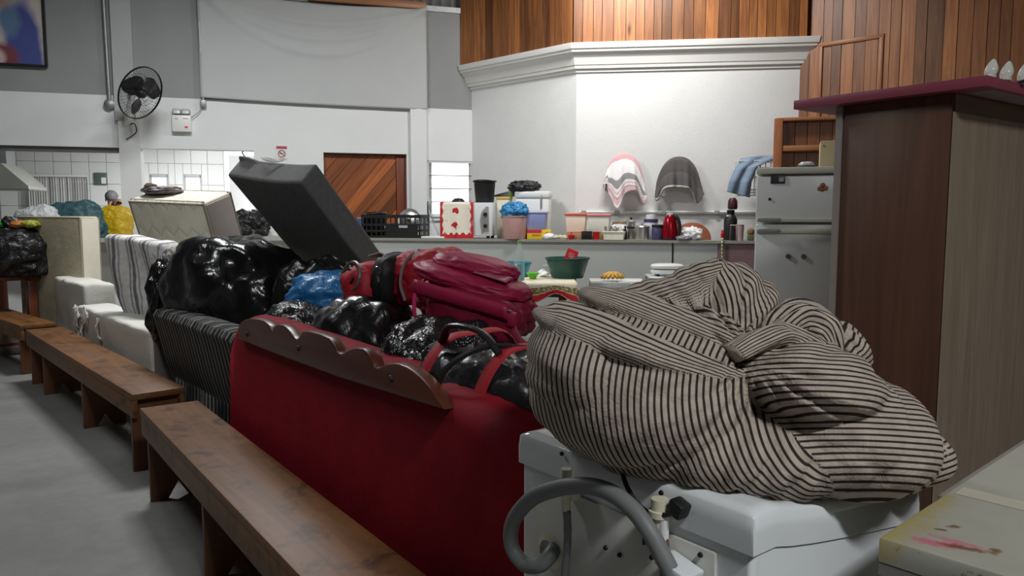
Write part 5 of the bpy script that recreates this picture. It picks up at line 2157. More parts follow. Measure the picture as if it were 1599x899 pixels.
gu = [0, .0, .004, .012, .03, .05, .07, .09, .11, .14, .17, .2, .3, .4, .5]
gu = sorted(set(gu + [1 - x for x in gu]))
bm = NB()
grid = [[bm.verts.new(deck(u, v)) for u in gu] for v in gu]
skirt = []
for j in range(len(gu) - 1):
    for i in range(len(gu) - 1):
        bm.faces.new((grid[j][i], grid[j][i + 1], grid[j + 1][i + 1], grid[j + 1][i]))
n_ = len(gu)
loop = [grid[0][i] for i in range(n_)] + [grid[j][-1] for j in range(1, n_)] + [grid[-1][i] for i in range(n_ - 2, -1, -1)] + [grid[j][0] for j in range(n_ - 2, 0, -1)]
low_ = [bm.verts.new(v.co + V((0, 0, -.035))) for v in loop]
for i in range(len(loop)):
    j = (i + 1) % len(loop)
    bm.faces.new((loop[i], low_[i], low_[j], loop[j]))
bmesh.ops.recalc_face_normals(bm, faces=bm.faces)
obj('top_cover', bm, mat('glossy_white_plastic', sRGB(222, 226, 228), .12, var=.01, coat=.4), wm, smooth=50)
# rear panel with its inset, seams, screws
pa, pb_ = on_back(832, 695), on_back(1122, 806)
bm = NB()
box(bm, ((pa.x + pb_.x) / 2, -.002, .46), (pb_.x - pa.x, .008, .80), bev=.003)
rp = obj('rear_panel', bm, mat('rear_panel_white', sRGB(206, 206, 200), .4, var=.03, vs=2), wm)
for z_, x0, x1 in ((.655, .02, pa.x + .02), (.60, .14, .46), (.52, .05, .5)):
    bm = NB()
    box(bm, ((x0 + x1) / 2, -.0075, z_), (x1 - x0, .004, .006))
    obj('pressed_rib', bm, mat('rear_panel_shade', sRGB(190, 190, 184), .4), rp)
scr_ = None
for px, py in ((878, 708), (1033, 769), (827, 780), (1094, 866), (946, 855), (1018, 690 + 180), (968, 866)):
    q = on_back(px, py, .008)
    if scr_ is None:
        bm = NB()
        lathe(bm, [(0, 0), (.005, 0), (.004, .004), (0, .005)], 10, m=TR((0, 0, 0), (R(90), 0, 0)))
        scr_ = obj('screw', bm, M_dark, rp, loc=q)
    else:
        twin(scr_, rp, q)
bm = NB()
for i, (px, py) in enumerate(((1006, 830), (1011, 830), (1006, 838), (1006, 846), (1011, 840), (1011, 846), (1017, 846))):
    q = on_back(px, py, .006)
    box(bm, q, (.004, .006, .009))
obj('vent_holes', bm, M_black, rp)
# inlet valve, plug and fittings
M_cream = mat('cream_fitting', sRGB(212, 206, 182), .4, var=.04)


def fitting(px, py, h, r):
    q = on_back(px, py, .03)
    bm = NB()
    lathe(bm, [(0, 0), (r * .8, 0), (r * .8, h * .35), (r * 1.15, h * .38), (r * 1.15, h * .6), (r * .9, h * .62), (r * .9, h), (0, h)], 16, m=TR((q.x, q.y, q.z - h / 2)))
    box(bm, (q.x, -.012, q.z), (r * 2.6, .024, h * .55), bev=.004)
    return obj('hose_fitting', bm, M_cream, wm)


fitting(884, 764, .085, .012)
fitting(1030, 800, .05, .017)
bm = NB()
q = on_back(1036, 829, .03)
lathe(bm, [(0, -.02), (.009, -.02), (.011, .03), (0, .03)], 14, m=TR(q))
obj('nozzle', bm, M_wplast, wm)
bm = NB()
q2 = on_back(1038, 852, .03)
tube(bm, [q, q2, q2 + V((.0, 0, -.12))], .008, 8)
obj('inlet_tube', bm, mat('brown_tube', sRGB(110, 74, 64), .5), wm)
bm = NB()
q = on_back(1060, 793, .02)
box(bm, q, (.03, .03, .028), rot=(0, R(20), 0), bev=.005)
plug = obj('plug_block', bm, M_black, wm)
bm = NB()
cp_ = [on_back(972, 700, -.02), on_back(970, 722, .012), on_back(976, 752, .03), on_back(994, 784, .034), on_back(1018, 802, .04), on_back(1044, 803, .035), on_back(1060, 795, .022)]
tube(bm, spline(cp_, 6), .0046, 8)
obj('power_cord', bm, M_black, wm)


def hose(name, pts, r, rib, m):
    P = spline(pts, 14)
    # even steps so the ribs are regular
    out = [P[0]]
    acc = 0
    step = rib / 2
    for a, b in zip(P, P[1:]):
        L = (b - a).length
        while acc + L >= step:
            t = (step - acc) / L
            a = a.lerp(b, t)
            L = (b - a).length
            out.append(a)
            acc = 0
        acc += L
    bm = NB()
    tube(bm, out, [r if i % 2 else r * .93 for i in range(len(out))], 12)
    return obj(name, bm, m, wm, smooth=180)


M_hose = mat('grey_hose', sRGB(116, 118, 118), .5, var=.06)
hole = on_back(862, 858, .0)
bm = NB()
lathe(bm, [(.0, .0), (.036, 0), (.04, .006), (.03, .012), (.024, .014), (.024, .004), (0, .002)], 22, m=TR(hole, (R(90), 0, 0)))
obj('drain_collar', bm, M_cream, wm)
dh = [on_back(868, 852, .0), on_back(858, 868, .03), on_back(842, 882, .045), on_back(818, 880, .05), on_back(799, 852, .055), on_back(801, 815, .06), on_back(828, 780, .06), on_back(868, 763, .06), on_back(910, 758, .06), on_back(950, 767, .06), on_back(986, 793, .06), on_back(1012, 826, .06), on_back(1034, 866, .055), on_back(1052, 905, .05), on_back(1062, 960, .05)]
hose('drain_hose', dh, .0165, .0042, M_hose)
hose('inlet_hose', [on_back(884, 790, .03), on_back(886, 812, .03), on_back(886, 850, .03), on_back(882, 900, .03), on_back(880, 960, .03)], .0085, .03, M_hose)
bm = NB()
q = on_back(1060, 885, .035)
box(bm, q, (.07, .05, .015), rot=(0, R(12), 0), bev=.004)
obj('hose_bracket', bm, M_enamel, wm)
for x in (.06, MWD_ - .06):
    for y in (.06, DP - .06):
        bm = NB()
        lathe(bm, [(0, 0), (.025, 0), (.02, .045), (0, .045)], 12, m=TR((x, y, 0)))
        obj('foot', bm, M_black, wm)

# ---------------------------------------------------------------- striped bundle on the washing machine
PER = .0119


def ticking():
    m, nt, b = nodes_of('striped_ticking')
    tc = N(nt, 'ShaderNodeTexCoord')
    sx = N(nt, 'ShaderNodeSeparateXYZ')
    nt.links.new(tc.outputs['UV'], sx.inputs[0])
    f = mth(nt, 'FRACT', mth(nt, 'MULTIPLY', sx.outputs[0], 1.0 / (PER * 10.0)))
    dk = ramp(nt, f, [(0, (0, 0, 0)), (.30, (0, 0, 0)), (.36, (1, 1, 1)), (.66, (1, 1, 1)), (.72, (0, 0, 0))])
    n = noise_n(nt, coords(nt), 30, 4, .6)
    pale = ramp(nt, n, [(.3, sRGB(160, 149, 136)), (.7, sRGB(182, 171, 158))])
    dark = ramp(nt, n, [(.3, sRGB(42, 32, 31)), (.7, sRGB(60, 46, 44))])
    nt.links.new(mixc(nt, dk, pale, dark), b.inputs['Base Color'])
    b.inputs['Roughness'].default_value = .9
    b.inputs['Specular IOR Level'].default_value = .15
    fine = noise_n(nt, coords(nt), 220, 2)
    mid = noise_n(nt, coords(nt), 26, 3, .6, .8)
    bumpn(nt, b, mth(nt, 'ADD', mth(nt, 'MULTIPLY', mid, 1.0), mth(nt, 'MULTIPLY', fine, .12)), .55, .012)
    return m


M_tick = ticking()
US = 10.0      # uv units per metre / 1
bnd = thing('striped_bundle', 'big tied bundle in cream and black striped cloth on the washing machine', 'bundle', (.44, 1.56, .87), 0)
BO = V(bnd.location)


def lobe(px, py, y, rx, dp, rz, rot=0.0, yaw=0.0):
    c = at(px, py, y) - BO
    k = y / FPX
    Rm = Euler((0, R(rot), R(yaw))).to_matrix()
    return (np.array(c), np.array(Rm), np.array((rx * k, dp, rz * k)))


LB = [lobe(1000, 605, 1.52, 186, .27, 130, 8),
      lobe(1275, 660, 1.50, 170, .27, 100, 6),
      lobe(1150, 685, 1.46, 205, .22, 78, 4),
      lobe(1388, 694, 1.54, 80, .16, 62, 10),
      lobe(1122, 500, 1.68, 100, .17, 92, 14),
      lobe(1000, 532, 1.52, 180, .24, 38, 15),
      lobe(1055, 502, 1.58, 165, .20, 32, 17),
      lobe(1015, 466, 1.66, 125, .14, 30, -22),
      lobe(1245, 588, 1.44, 118, .20, 62, 10),
      lobe(900, 560, 1.50, 85, .22, 76, 0)]
C0 = np.array(at(1135, 615, 1.54) - BO)
KN = np.array(at(1152, 556, 1.42) - BO)
Q0 = np.array(at(1262, 560, 1.5) - BO)


def fnoise(P, s, seed):
    return np.array([noise.noise(V(p) * s + V((seed, seed * 2.1, seed * .7))) for p in P])


def bundle_main():
    bm = NB()
    bmesh.ops.create_icosphere(bm, subdivisions=7, radius=1.0)
    bm.verts.ensure_lookup_table()
    D = np.array([v.co[:] for v in bm.verts])
    D /= np.linalg.norm(D, axis=1)[:, None]
    T_ = []
    for c, Rm, s in LB:
        o = (Rm.T @ (C0 - c)) / s
        d = (D @ Rm) / s
        A = (d * d).sum(1)
        B = d @ o
        Cc = (o * o).sum() - 1
        disc = B * B - A * Cc
        t = np.where(disc > 0, (-B + np.sqrt(np.maximum(disc, 0))) / A, 0)
        T_.append(np.maximum(t, 0))
    T_ = np.array(T_)
    r = (T_ ** 34).sum(0) ** (1 / 34)
    dom = T_.argmax(0)
    P = C0 + D * r[:, None]
    # folds run out from the knot
    dx, dz = P[:, 0] - KN[0], P[:, 2] - KN[2]
    dist = np.sqrt(dx * dx + dz * dz)
    th = np.arctan2(dz, dx)
    n1_ = fnoise(P, 5.0, 1.3)
    n2_ = fnoise(P, 11.0, 4.1)
    fold = np.abs(np.sin(th * 6.5 + n1_ * 2.6)) - .55
    fold2 = np.abs(np.sin(th * 15 + n2_ * 1.6 + 1)) - .6
    amp = .020 * np.exp(-(dist / .20) ** 2) * np.minimum(1, dist / .05)
    # broad creases inside each lobe
    crs = np.array([max(0.0, ridge(V((p[0] * 5 + 2.2 * d_, p[1] * 4, p[2] * 9 - p[0] * 5 + d_))) - .45) for p, d_ in zip(P, dom)])
    r2 = r + amp * fold + amp * .5 * fold2 + .011 * n1_ + .006 * n2_ - .020 * crs
    P = C0 + D * r2[:, None]
    # flatten on the machine
    for i, v in enumerate(bm.verts):
        v.co = P[i]
    # stripe coordinate for each lobe
    F = np.zeros((len(LB), len(P)))
    y_ = P[:, 1]
    for k, (c, Rm, s) in enumerate(LB):
        L = (P - c) @ Rm
        if k in (0, 2, 9):
            q = P - Q0
            F[k] = np.sqrt((q[:, 0]) ** 2 + (q[:, 2] * 1.0) ** 2) + .35 * y_
        elif k in (1, 8):
            F[k] = P[:, 2] * 1.0 + P[:, 0] * .10 + .45 * y_ - .25 * P[:, 0] ** 2
        elif k == 3:
            F[k] = P[:, 2] - P[:, 0] * .28 + .4 * y_
        elif k == 4:
            F[k] = P[:, 0] * .98 - P[:, 2] * .12 + .3 * y_
        else:
            F[k] = np.arctan2(L[:, 2] / s[2], -L[:, 1] / s[1] * .6) * .062 + L[:, 0] * (.22 if k != 7 else .1)
        F[k] += .004 * n1_ + .15 * (r2 - r)
    L_ = bm.loops.layers.uv.verify()
    for f in bm.faces:
        ids = [v.index for v in f.verts]
        d_ = [dom[i] for i in ids]
        k = max(set(d_), key=d_.count)
        for lp in f.loops:
            lp[L_].uv = (F[k][lp.vert.index] * US, 0)
    return bm


o = obj('wrapped_cloth', bundle_main(), M_tick, bnd, smooth=180)


def uvtube(bm, pts, rad, n, flat, per_around=True, twist=0.0, wr=.0, seed=0):
    P = spline(pts, 8)
    m_ = len(P)
    import bisect
    rr = []
    for i in range(m_):
        t = i / (m_ - 1) * (len(rad) - 1)
        j = min(int(t), len(rad) - 2)
        rr.append(rad[j] + (rad[j + 1] - rad[j]) * (t - j))
    L_ = bm.loops.layers.uv.verify()
    nrm = None
    rows = []
    s = 0
    for i, p in enumerate(P):
        t = (P[min(i + 1, m_ - 1)] - P[max(i - 1, 0)]).normalized()
        u = V((0, 0, 1)) if nrm is None else nrm
        if abs(t.dot(u)) > .97:
            u = V((0, 1, 0))
        nrm = (u - t * u.dot(t)).normalized()
        bi = t.cross(nrm)
        if i:
            s += (p - P[i - 1]).length
        row = []
        for k in range(n + 1):
            a = 2 * math.pi * k / n
            ww = 1 + wr * math.sin(a * 5 + s * 30 + seed) + wr * .7 * math.sin(a * 9 - s * 20 + seed * 2)
            row.append((p + (nrm * math.cos(a) * flat + bi * math.sin(a)) * rr[i] * ww, a * .045 + twist * s if per_around else s))
        vs = [bm.verts.new(c) for c, _ in row[:-1]]
        rows.append((vs + [vs[0]], [x for _, x in row]))
    for (va, ua), (vb, ub) in zip(rows, rows[1:]):
        for k in range(n):
            f = bm.faces.new((va[k], va[k + 1], vb[k + 1], vb[k]))
            for lp, x in zip(f.loops, (ua[k], ua[k + 1], ub[k + 1], ub[k])):
                lp[L_].uv = (x * US, 0)
    for vs in (rows[0][0][:-1], rows[-1][0][:-1]):
        bm.faces.new(vs)
    bmesh.ops.recalc_face_normals(bm, faces=bm.faces)


lp_ = lambda px, py, y: at(px, py, y) - BO
bm = NB()
uvtube(bm, [lp_(1192, 540, 1.47), lp_(1216, 512, 1.48), lp_(1250, 500, 1.49), lp_(1284, 518, 1.48), lp_(1300, 556, 1.46)], [.022, .040, .046, .044, .025], 26, .8, True, .28, .16, 1)
obj('knot', bm, M_tick, bnd, smooth=180)
bm = NB()
uvtube(bm, [lp_(1288, 512, 1.52), lp_(1312, 520, 1.5), lp_(1334, 545, 1.5), lp_(1346, 568, 1.5), lp_(1350, 578, 1.5)], [.018, .040, .05, .035, .006], 20, .55, False, 0, .10, 3)
obj('knot_ear', bm, M_tick, bnd, smooth=180)
bm = NB()
uvtube(bm, [lp_(1143, 552, 1.36), lp_(1175, 536, 1.38), lp_(1215, 525, 1.42), lp_(1262, 540, 1.43)], [.030, .034, .038, .03], 20, .55, True, .1, .08, 5)
obj('tucked_end', bm, M_tick, bnd, smooth=180)
bm = NB()
uvtube(bm, [lp_(1210, 505, 1.46), lp_(1265, 545, 1.42), lp_(1310, 590, 1.42), lp_(1352, 618, 1.45)], [.02, .045, .045, .02], 20, .6, True, .2, .10, 7)
obj('overlap_fold', bm, M_tick, bnd, smooth=180)
# ---------------------------------------------------------------- benches
def bench(label, start, ang, L, W, legs, H=.45):
    t = thing('wooden_bench', label, 'bench', start, ang, 'wooden benches in a line')
    bm = NB()
    box(bm, (L / 2, W / 2, H - .0175), (L, W, .035), bev=.004)
    obj('seat_plank', bm, W_bench, t)
    for y in (.016, W - .016):
        bm = NB()
        box(bm, (L / 2, y, H - .085), (L - .012, .026, .10), bev=.003)
        obj('apron', bm, W_bench, t)
    for x in legs:
        bm = NB()
        w = W - .02
        prism(bm, [(-w / 2, 0), (-w * .2, 0), (0, .085), (w * .2, 0), (w / 2, 0), (w / 2, H - .036), (-w / 2, H - .036)], -.015, .015, bev=.002)
        obj('leg', bm, W_benchv, t, loc=(x, W / 2, 0), rot=(0, 0, R(90)))
    return t


A1 = math.atan2(-.8107, .5855)
bench('nearest wooden bench with worn top against the red sofa back', (-1.873, 3.79, 0), A1, 2.75, .28, (.12, 1.15, 2.2, 2.65))
d2 = V((-4.1 + 2.054, 6.415 - 4.08, 0)).normalized()
A2 = math.atan2(d2.y, d2.x)
L2_ = 3.12
e2 = V((-2.054, 4.08, 0)) + d2 * L2_
bench('long brown bench in front of the white foam blocks', e2, A2 + math.pi, L2_, .28, (.12, .62, L2_ - 1.22, L2_ - .08))
d3 = V((-.73, .683, 0))
e3 = V((-4.30, 6.66, 0)) + d3 * 2.2
bench('far wooden bench in shadow before the dark wooden stand', e3, math.atan2(d3.y, d3.x) + math.pi, 2.2, .28, (.12, 2.1))

# ---------------------------------------------------------------- red velvet sofa, seen from behind
SANG = math.atan2(-.816, .579)
n1v = V((.816, .579, 0))
S0 = V((-1.154, 3.394, 0))
S0 = S0 + n1v * (1.03 - n1v.dot(S0)) + V((.579, -.816, 0)) * -.43
SL = 2.50
velvet = mat('red_velvet', sRGB(128, 18, 32), .75, var=.28, vs=5, sheen=.35, bump=.35, bs=18, bd=.006, spec=.2)
sofa = thing('red_sofa', 'red velvet sofa with carved wooden crest, its back to the bench', 'sofa', S0, SANG)
# back: rounded-shoulder outline, padded top
bm = NB()
NX, NZ = 60, 12


def back_top(x):
    s = x / SL
    l = min(1.0, x / .22)
    r = min(1.0, (SL - x) / .34)
    return .70 + .245 * math.sqrt(max(0, 1 - (1 - l) ** 2)) * 1.0 - (.33 * (1 - math.sqrt(max(0, 1 - (1 - r) ** 2))))


secs = []
for i in range(NX + 1):
    t = i / NX
    x = SL * (.5 - .5 * math.cos(math.pi * t))
    zt = back_top(x)
    th = .24
    cr = min(.075, zt * .3)
    row = [(0.012, .06), (0, .10), (0.0, zt * .5), (.004, zt - cr)]
    for k in range(1, 9):
        a = math.pi * k / 8
        row.append((.004 + th / 2 - th / 2 * math.cos(a), zt - cr + cr * math.sin(a)))
    row += [(th, zt * .5), (th, .06)]
    secs.append([bm.verts.new((x + .02 * math.sin(a2) * 0, y, z)) for (y, z), a2 in zip(row, range(99))])
for a, b in zip(secs, secs[1:]):
    for k in range(len(a) - 1):
        bm.faces.new((a[k], b[k], b[k + 1], a[k + 1]))
    bm.faces.new((a[-1], b[-1], b[0], a[0]))
bm.faces.new(secs[0])
bm.faces.new(secs[-1][::-1])
bmesh.ops.recalc_face_normals(bm, faces=bm.faces)
# slack folds by the right shoulder
for v in bm.verts:
    if v.co.x > 1.9 and v.co.z > .5:
        k = min(1, (v.co.x - 1.9) / .2)
        v.co.y += -.012 * k * math.sin((v.co.x * 9 + v.co.z * 22))
    v.co.y -= .014 * math.sin(max(0, min(1, (v.co.z - .1) / .7)) * math.pi) * (.5 + .5 * math.sin(v.co.x * 2.1))
obj('backrest', bm, velvet, sofa, smooth=60)
bm = NB()
box(bm, (SL / 2, .56, .23), (SL - .1, .68, .30), bev=.03)
obj('base', bm, velvet, sofa)
for i in range(3):
    bm = NB()
    w = (SL - .44) / 3
    box(bm, (.22 + w * (i + .5), .57, .44), (w - .01, .62, .13), bev=.04, seg=3)
    obj('seat_cushion', bm, velvet, sofa)
for x in (.11, SL - .11):
    bm = NB()
    box(bm, (x, .57, .33), (.2, .66, .5), bev=.06, seg=4)
    obj('armrest', bm, velvet, sofa)
for x in (.12, SL - .12):
    for y in (.1, .8):
        bm = NB()
        lathe(bm, [(0, 0), (.025, 0), (.032, .08), (0, .08)], 12, m=TR((x, y, 0)))
        obj('foot', bm, W_tablev, sofa)
# carved crest
crest = [(-0.18, 0.843), (-0.173, 0.899), (-0.13, 0.93), (-0.069, 0.946), (0.02, .962), (0.117, 0.97), (0.2, .972), (0.259, 0.965), (0.29, .955), (0.311, 0.94), (0.325, .955), (0.353, 0.971), (0.40, .980), (0.444, 0.982), (.49, .977), (0.527, 0.966), (0.56, .955), (0.585, 0.945), (0.61, .950), (0.635, 0.964), (0.66, 0.984), (.71, .991), (0.763, 0.994), (.84, .996), (0.922, 0.993), (.965, .98), (0.985, 0.962), (1.0, .952), (1.032, 0.954), (1.084, 0.975), (1.12, .986), (1.152, 0.992), (1.2, .996), (1.233, 0.991), (1.262, .972), (1.277, 0.95), (1.307, 0.952), (1.365, 0.973), (1.41, .983), (1.449, 0.987), (1.5, .986), (1.54, 0.98), (1.585, .97), (1.624, 0.955), (1.65, .943), (1.67, 0.928), (1.704, 0.905), (1.0, .868), (.4, .852)]
bm = NB()
prism(bm, [(s + .43, z) for s, z in crest], -.024, .018, bev=.006)
crs_ = obj('carved_crest', bm, W_crest, sofa, smooth=50)
for s, z in ((-.04, .885), (.62, .915), (1.40, .935)):
    bm = NB()
    lathe(bm, [(0, 0), (.012, 0), (.009, .006), (0, .007)], 12, m=TR((s + .43, -.024, z), (R(90), 0, 0)))
    obj('screw', bm, M_black, crs_)

# ---------------------------------------------------------------- grey striped sofa beyond it
G0, G1 = V((-2.28, 4.86, 0)), V((-1.39, 3.80, 0))
GANG = math.atan2(G1.y - G0.y, G1.x - G0.x)
GL = (G1 - G0).length
GH = .83
gst = stripes('charcoal_stripe', [(0, sRGB(40, 40, 42)), (.42, sRGB(62, 61, 61)), (.55, sRGB(150, 147, 140)), (.72, sRGB(48, 47, 48)), (.86, sRGB(116, 113, 108))], .055, 0, bump=.4, bs=90)
gs = thing('striped_sofa', 'dark grey striped sofa back beside the red sofa', 'sofa', G0, GANG)
bm = NB()
prof_ = [(.09, .36), (.05, .50), (.0, .74), (-.012, .785), (.01, .82), (.06, GH), (.13, GH - .008), (.19, .80), (.24, .74), (.26, .5), (.26, .36)]


def gback(u, v):
    i = v * (len(prof_) - 1)
    j = min(int(i), len(prof_) - 2)
    a, b = prof_[j], prof_[j + 1]
    y, z = a[0] + (b[0] - a[0]) * (i - j), a[1] + (b[1] - a[1]) * (i - j)
    edge = min(u, 1 - u) * GL
    if edge < .06:
        z -= .02 * (1 - edge / .06) ** 2 * (1 if z > .7 else 0)
    rib = .006 * abs(math.sin(u * GL * math.pi / .042)) if z > .75 else .002 * abs(math.sin(u * GL * math.pi / .042))
    return (u * GL, y - rib * (1 if v < .5 else -1) * .6, z + rib)


sheet(bm, gback, 240, 40)
vs0 = [v for v in bm.verts if abs(v.co.x) < 1e-6]
vs1 = [v for v in bm.verts if abs(v.co.x - GL) < 1e-6]
bm.faces.new(vs0)
bm.faces.new(vs1[::-1])
bmesh.ops.recalc_face_normals(bm, faces=bm.faces)
obj('backrest', bm, gst, gs, smooth=60)
bm = NB()


def skirt_f(u, v):
    x = .10 + u * (GL - .10)
    return (x, .085 + .012 * math.sin(x * 2 * math.pi / .05) * (1 - v * .8) - .012 * (1 - v), .05 + v * .37)


sheet(bm, skirt_f, 240, 6)
obj('gathered_skirt', bm, gst, gs, solid=.004, smooth=180)
bm = NB()
box(bm, (GL / 2, .56, .22), (GL - .06, .60, .3), bev=.03)
obj('base', bm, gst, gs)
for i in range(2):
    w = (GL - .36) / 2
    bm = NB()
    box(bm, (.18 + w * (i + .5), .58, .43), (w - .01, .58, .12), bev=.04, seg=3)
    obj('seat_cushion', bm, gst, gs)
for x in (.09, GL - .09):
    bm = NB()
    box(bm, (x, .58, .34), (.17, .6, .46), bev=.05, seg=3)
    obj('armrest', bm, gst, gs)
for x in (.14, GL - .12):
    for y in (.2, .8):
        bm = NB()
        box(bm, (x, y, .035), (.05, .05, .07))
        obj('foot', bm, M_black, gs)

# ---------------------------------------------------------------- white foam blocks behind the long bench
n2v = V((.75, .66, 0)).normalized()
fd = V((.659, -.752, 0))
F2a, F2b = V((-3.70, 6.49, 0)), V((-2.36, 4.96, 0))
FANG = math.atan2(F2b.y - F2a.y, F2b.x - F2a.x)
foam = mat('stained_white_cover', sRGB(214, 212, 204), .85, var=.07, vs=6, bump=.4, bs=30, bd=.006)
foam_end = mat('dark_foam_end', sRGB(112, 106, 104), .9, var=.1)


def foam_block(name, label, loc, L, T_, H, lumps, seed, torn=True):
    t = thing(name, label, 'mattress', loc, FANG)
    bm = NB()
    box(bm, (L / 2, T_ / 2, H / 2), (L, T_, H), bev=.025, seg=3)
    bmesh.ops.subdivide_edges(bm, edges=bm.edges, cuts=14, use_grid_fill=True)
    for v in bm.verts:
        v.co += v.normal * 0 + V((0, lumps * noise.noise(v.co * 5 + V((seed, 0, 0))), lumps * noise.noise(v.co * 6 + V((0, seed, 0))) if v.co.z > .1 else 0))
    obj('cover', bm, foam, t, smooth=60)
    return t


f1 = foam_block('foam_mattress', 'white foam block standing farther along behind the benches', V((-4.50, 7.53, 0)), 1.18, .26, .81, .012, 3)
f2_ = foam_block('foam_mattress', 'white foam block with torn cover behind the long bench', F2a, (F2b - F2a).length, .26, .655, .012, 7)
bm = NB()
box(bm, ((F2b - F2a).length + .004, .13, .31), (.014, .225, .58), bev=.006)
obj('open_end', bm, foam_end, f2_, label='dark grey open end of the foam')
for i in range(7):
    bm = NB()
    sd = i * 1.7

    def rag(u, v, sd=sd):
        w = (.11 + .05 * math.sin(sd * 2)) * (1 - .55 * v)
        return ((u - .5) * w + .03 * math.sin(v * 4 + sd) * v, -.004 - .020 * math.sin(v * 3.0) - .010 * abs(noise.noise(V((u * 5, v * 5, sd)))) * 2, -v * (.10 + .07 * abs(math.sin(sd * 2))) + .02 * noise.noise(V((u * 7, 2, sd))))
    sheet(bm, rag, 12, 14)
    obj('torn_flap', bm, mat('torn_cotton', sRGB(222, 220, 214), .9, var=.05), f2_, loc=((.03, .0, .10, .20, .36, .72, .06)[i], 0, (.65, .55, .60, .50, .64, .60, .42)[i]), rot=(0, R((8, -18, 24, -14, 35, -30, 10)[i]), 0), solid=.003, smooth=180)

# ---------------------------------------------------------------- standing mattresses
def block(name, label, cat, c, rv, dims, m, bev=.04, parts=None):
    """c = centre, rv = rotation vector, dims along local x, y, z"""
    v = V(rv)
    q = M.Rotation(v.length, 4, v.normalized()) if v.length > 1e-6 else M.Identity(4)
    base = V(c) + q @ V((0, 0, -dims[2] / 2))
    t = thing(name, label, cat, base, rot=q.to_euler())
    bm = NB()
    box(bm, (0, 0, dims[2] / 2), dims, bev=bev, seg=4)
    obj('cover', bm, m, t, smooth=40)
    return t


def quilt_mat():
    m, nt, b = nodes_of('quilted_cream')
    vec = coords(nt)
    sx = N(nt, 'ShaderNodeSeparateXYZ')
    nt.links.new(vec, sx.inputs[0])
    x, z = sx.outputs[0], sx.outputs[2]
    zig = mth(nt, 'MULTIPLY', mth(nt, 'ABSOLUTE', mth(nt, 'SUBTRACT', mth(nt, 'FRACT', mth(nt, 'MULTIPLY', x, 6.5)), .5)), .15)
    row = mth(nt, 'FRACT', mth(nt, 'MULTIPLY', mth(nt, 'ADD', z, zig), 4.2))
    ln = mth(nt, 'SINE', mth(nt, 'MULTIPLY', row, math.pi))
    h = mth(nt, 'POWER', ln, .35)
    c = ramp(nt, noise_n(nt, vec, 4, 5, .65), [(.3, sRGB(206, 202, 182)), (.7, sRGB(226, 223, 206))])
    nt.links.new(c, b.inputs['Base Color'])
    b.inputs['Roughness'].default_value = .75
    bumpn(nt, b, h, .6, .03)
    return m


M_side = mat('mattress_side', sRGB(150, 142, 138), .85, var=.06, bump=.3, bs=90)
M_sidep = mat('mattress_pale_side', sRGB(206, 202, 186), .85, var=.06, bump=.3, bs=60)
rv = V((.332, -.033, -.429))
Rq = M.Rotation(rv.length, 3, rv.normalized())
cH = 1.66
cc = V((-2.81, 6.635, 1.393)) - Rq @ V((0, 0, (cH - .396) / 2))
cr_ = block('quilted_mattress', 'cream quilted mattress with grey side leaning upright beside the pillar', 'mattress', cc, rv, (.856, .33, cH), quilt_mat(), .03)
bm = NB()
box(bm, (.43, .0, cH / 2), (.012, .27, cH - .06), bev=.004)
obj('side_band', bm, M_side, cr_, label='grey brown side band')
bm = NB()
for y in (-.165, .165):
    for k in (.0, .026):
        tube(bm, [(-.42, y + (k if y < 0 else -k), cH - .002 - (.012 if k == 0 else 0)), (.42, y + (k if y < 0 else -k), cH - .002 - (.012 if k == 0 else 0))], .007, 6)
    tube(bm, [(.424, y * .94, 0.05), (.424, y * .94, cH - .01)], .009, 6)
    tube(bm, [(-.424, y * .94, 0.05), (-.424, y * .94, cH - .01)], .009, 6)
obj('piping', bm, mat('brown_piping', sRGB(150, 140, 124), .8), cr_)
tq = Rq.to_4x4()
top = V((-2.81, 6.635, 1.393)) + Rq @ V((-.22, .02, .198))
cl = thing('clothes_heap', 'small heap of grey and brown clothes on the quilted mattress top', 'clothes', top, R(-20))
bm = NB()
blob(bm, .19, .12, .04, 2.2, 4, .25, 3, .12, 4, 14)
obj('grey_garment', bm, mat('grey_knit', sRGB(136, 128, 130), .9, var=.15, bump=.4), cl, smooth=180)
bm = NB()
blob(bm, .06, .05, .035, 2.2, 3, .25, 3, .1, 4, 15, m=TR((-.06, -.06, .03)))
obj('brown_garment', bm, mat('brown_knit', sRGB(84, 62, 54), .9, var=.2), cl, smooth=180)

# beige mattress
bR = V((-.006, -.0, -.511))
bc = V((-4.60, 7.79, .70))
be = block('beige_mattress', 'beige damask mattress standing upright behind the white foam block', 'mattress', bc, bR, (1.10, .20, 1.40), mat('beige_damask', sRGB(186, 178, 152), .8, var=.22, vs=7, bump=.35, bs=24, bd=.008), .03)
bm = NB()
box(bm, (.551, 0, .70), (.012, .17, 1.34), bev=.004)
obj('side_band', bm, M_sidep, be, label='paler side band')
bm = NB()
for y in (-.1, .1):
    tube(bm, [(.545, y * .95, .03), (.545, y * .95, 1.385), (-.54, y * .95, 1.39)], .008, 6)
obj('piping', bm, mat('brown_piping', sRGB(150, 140, 124)), be)

# folded striped mattress with wavy cover
tk = stripes('grey_white_ticking', [(0, sRGB(222, 221, 218)), (.34, sRGB(150, 148, 150)), (.42, sRGB(206, 205, 204)), (.52, sRGB(120, 118, 122)), (.68, sRGB(216, 215, 213)), (.80, sRGB(164, 162, 164)), (.88, sRGB(222, 221, 218))], .19, 0, wob=.05, bump=.3, bs=60)
sm_ = thing('striped_mattress', 'grey and white striped mattress leaning in front of the quilted one', 'mattress', at(250, 372, 5.7) - V((.0, 0, 0)) + V((-.02, .0, -1.235)), R(-27))
bm = NB()
SW, SH_ = .66, 1.235


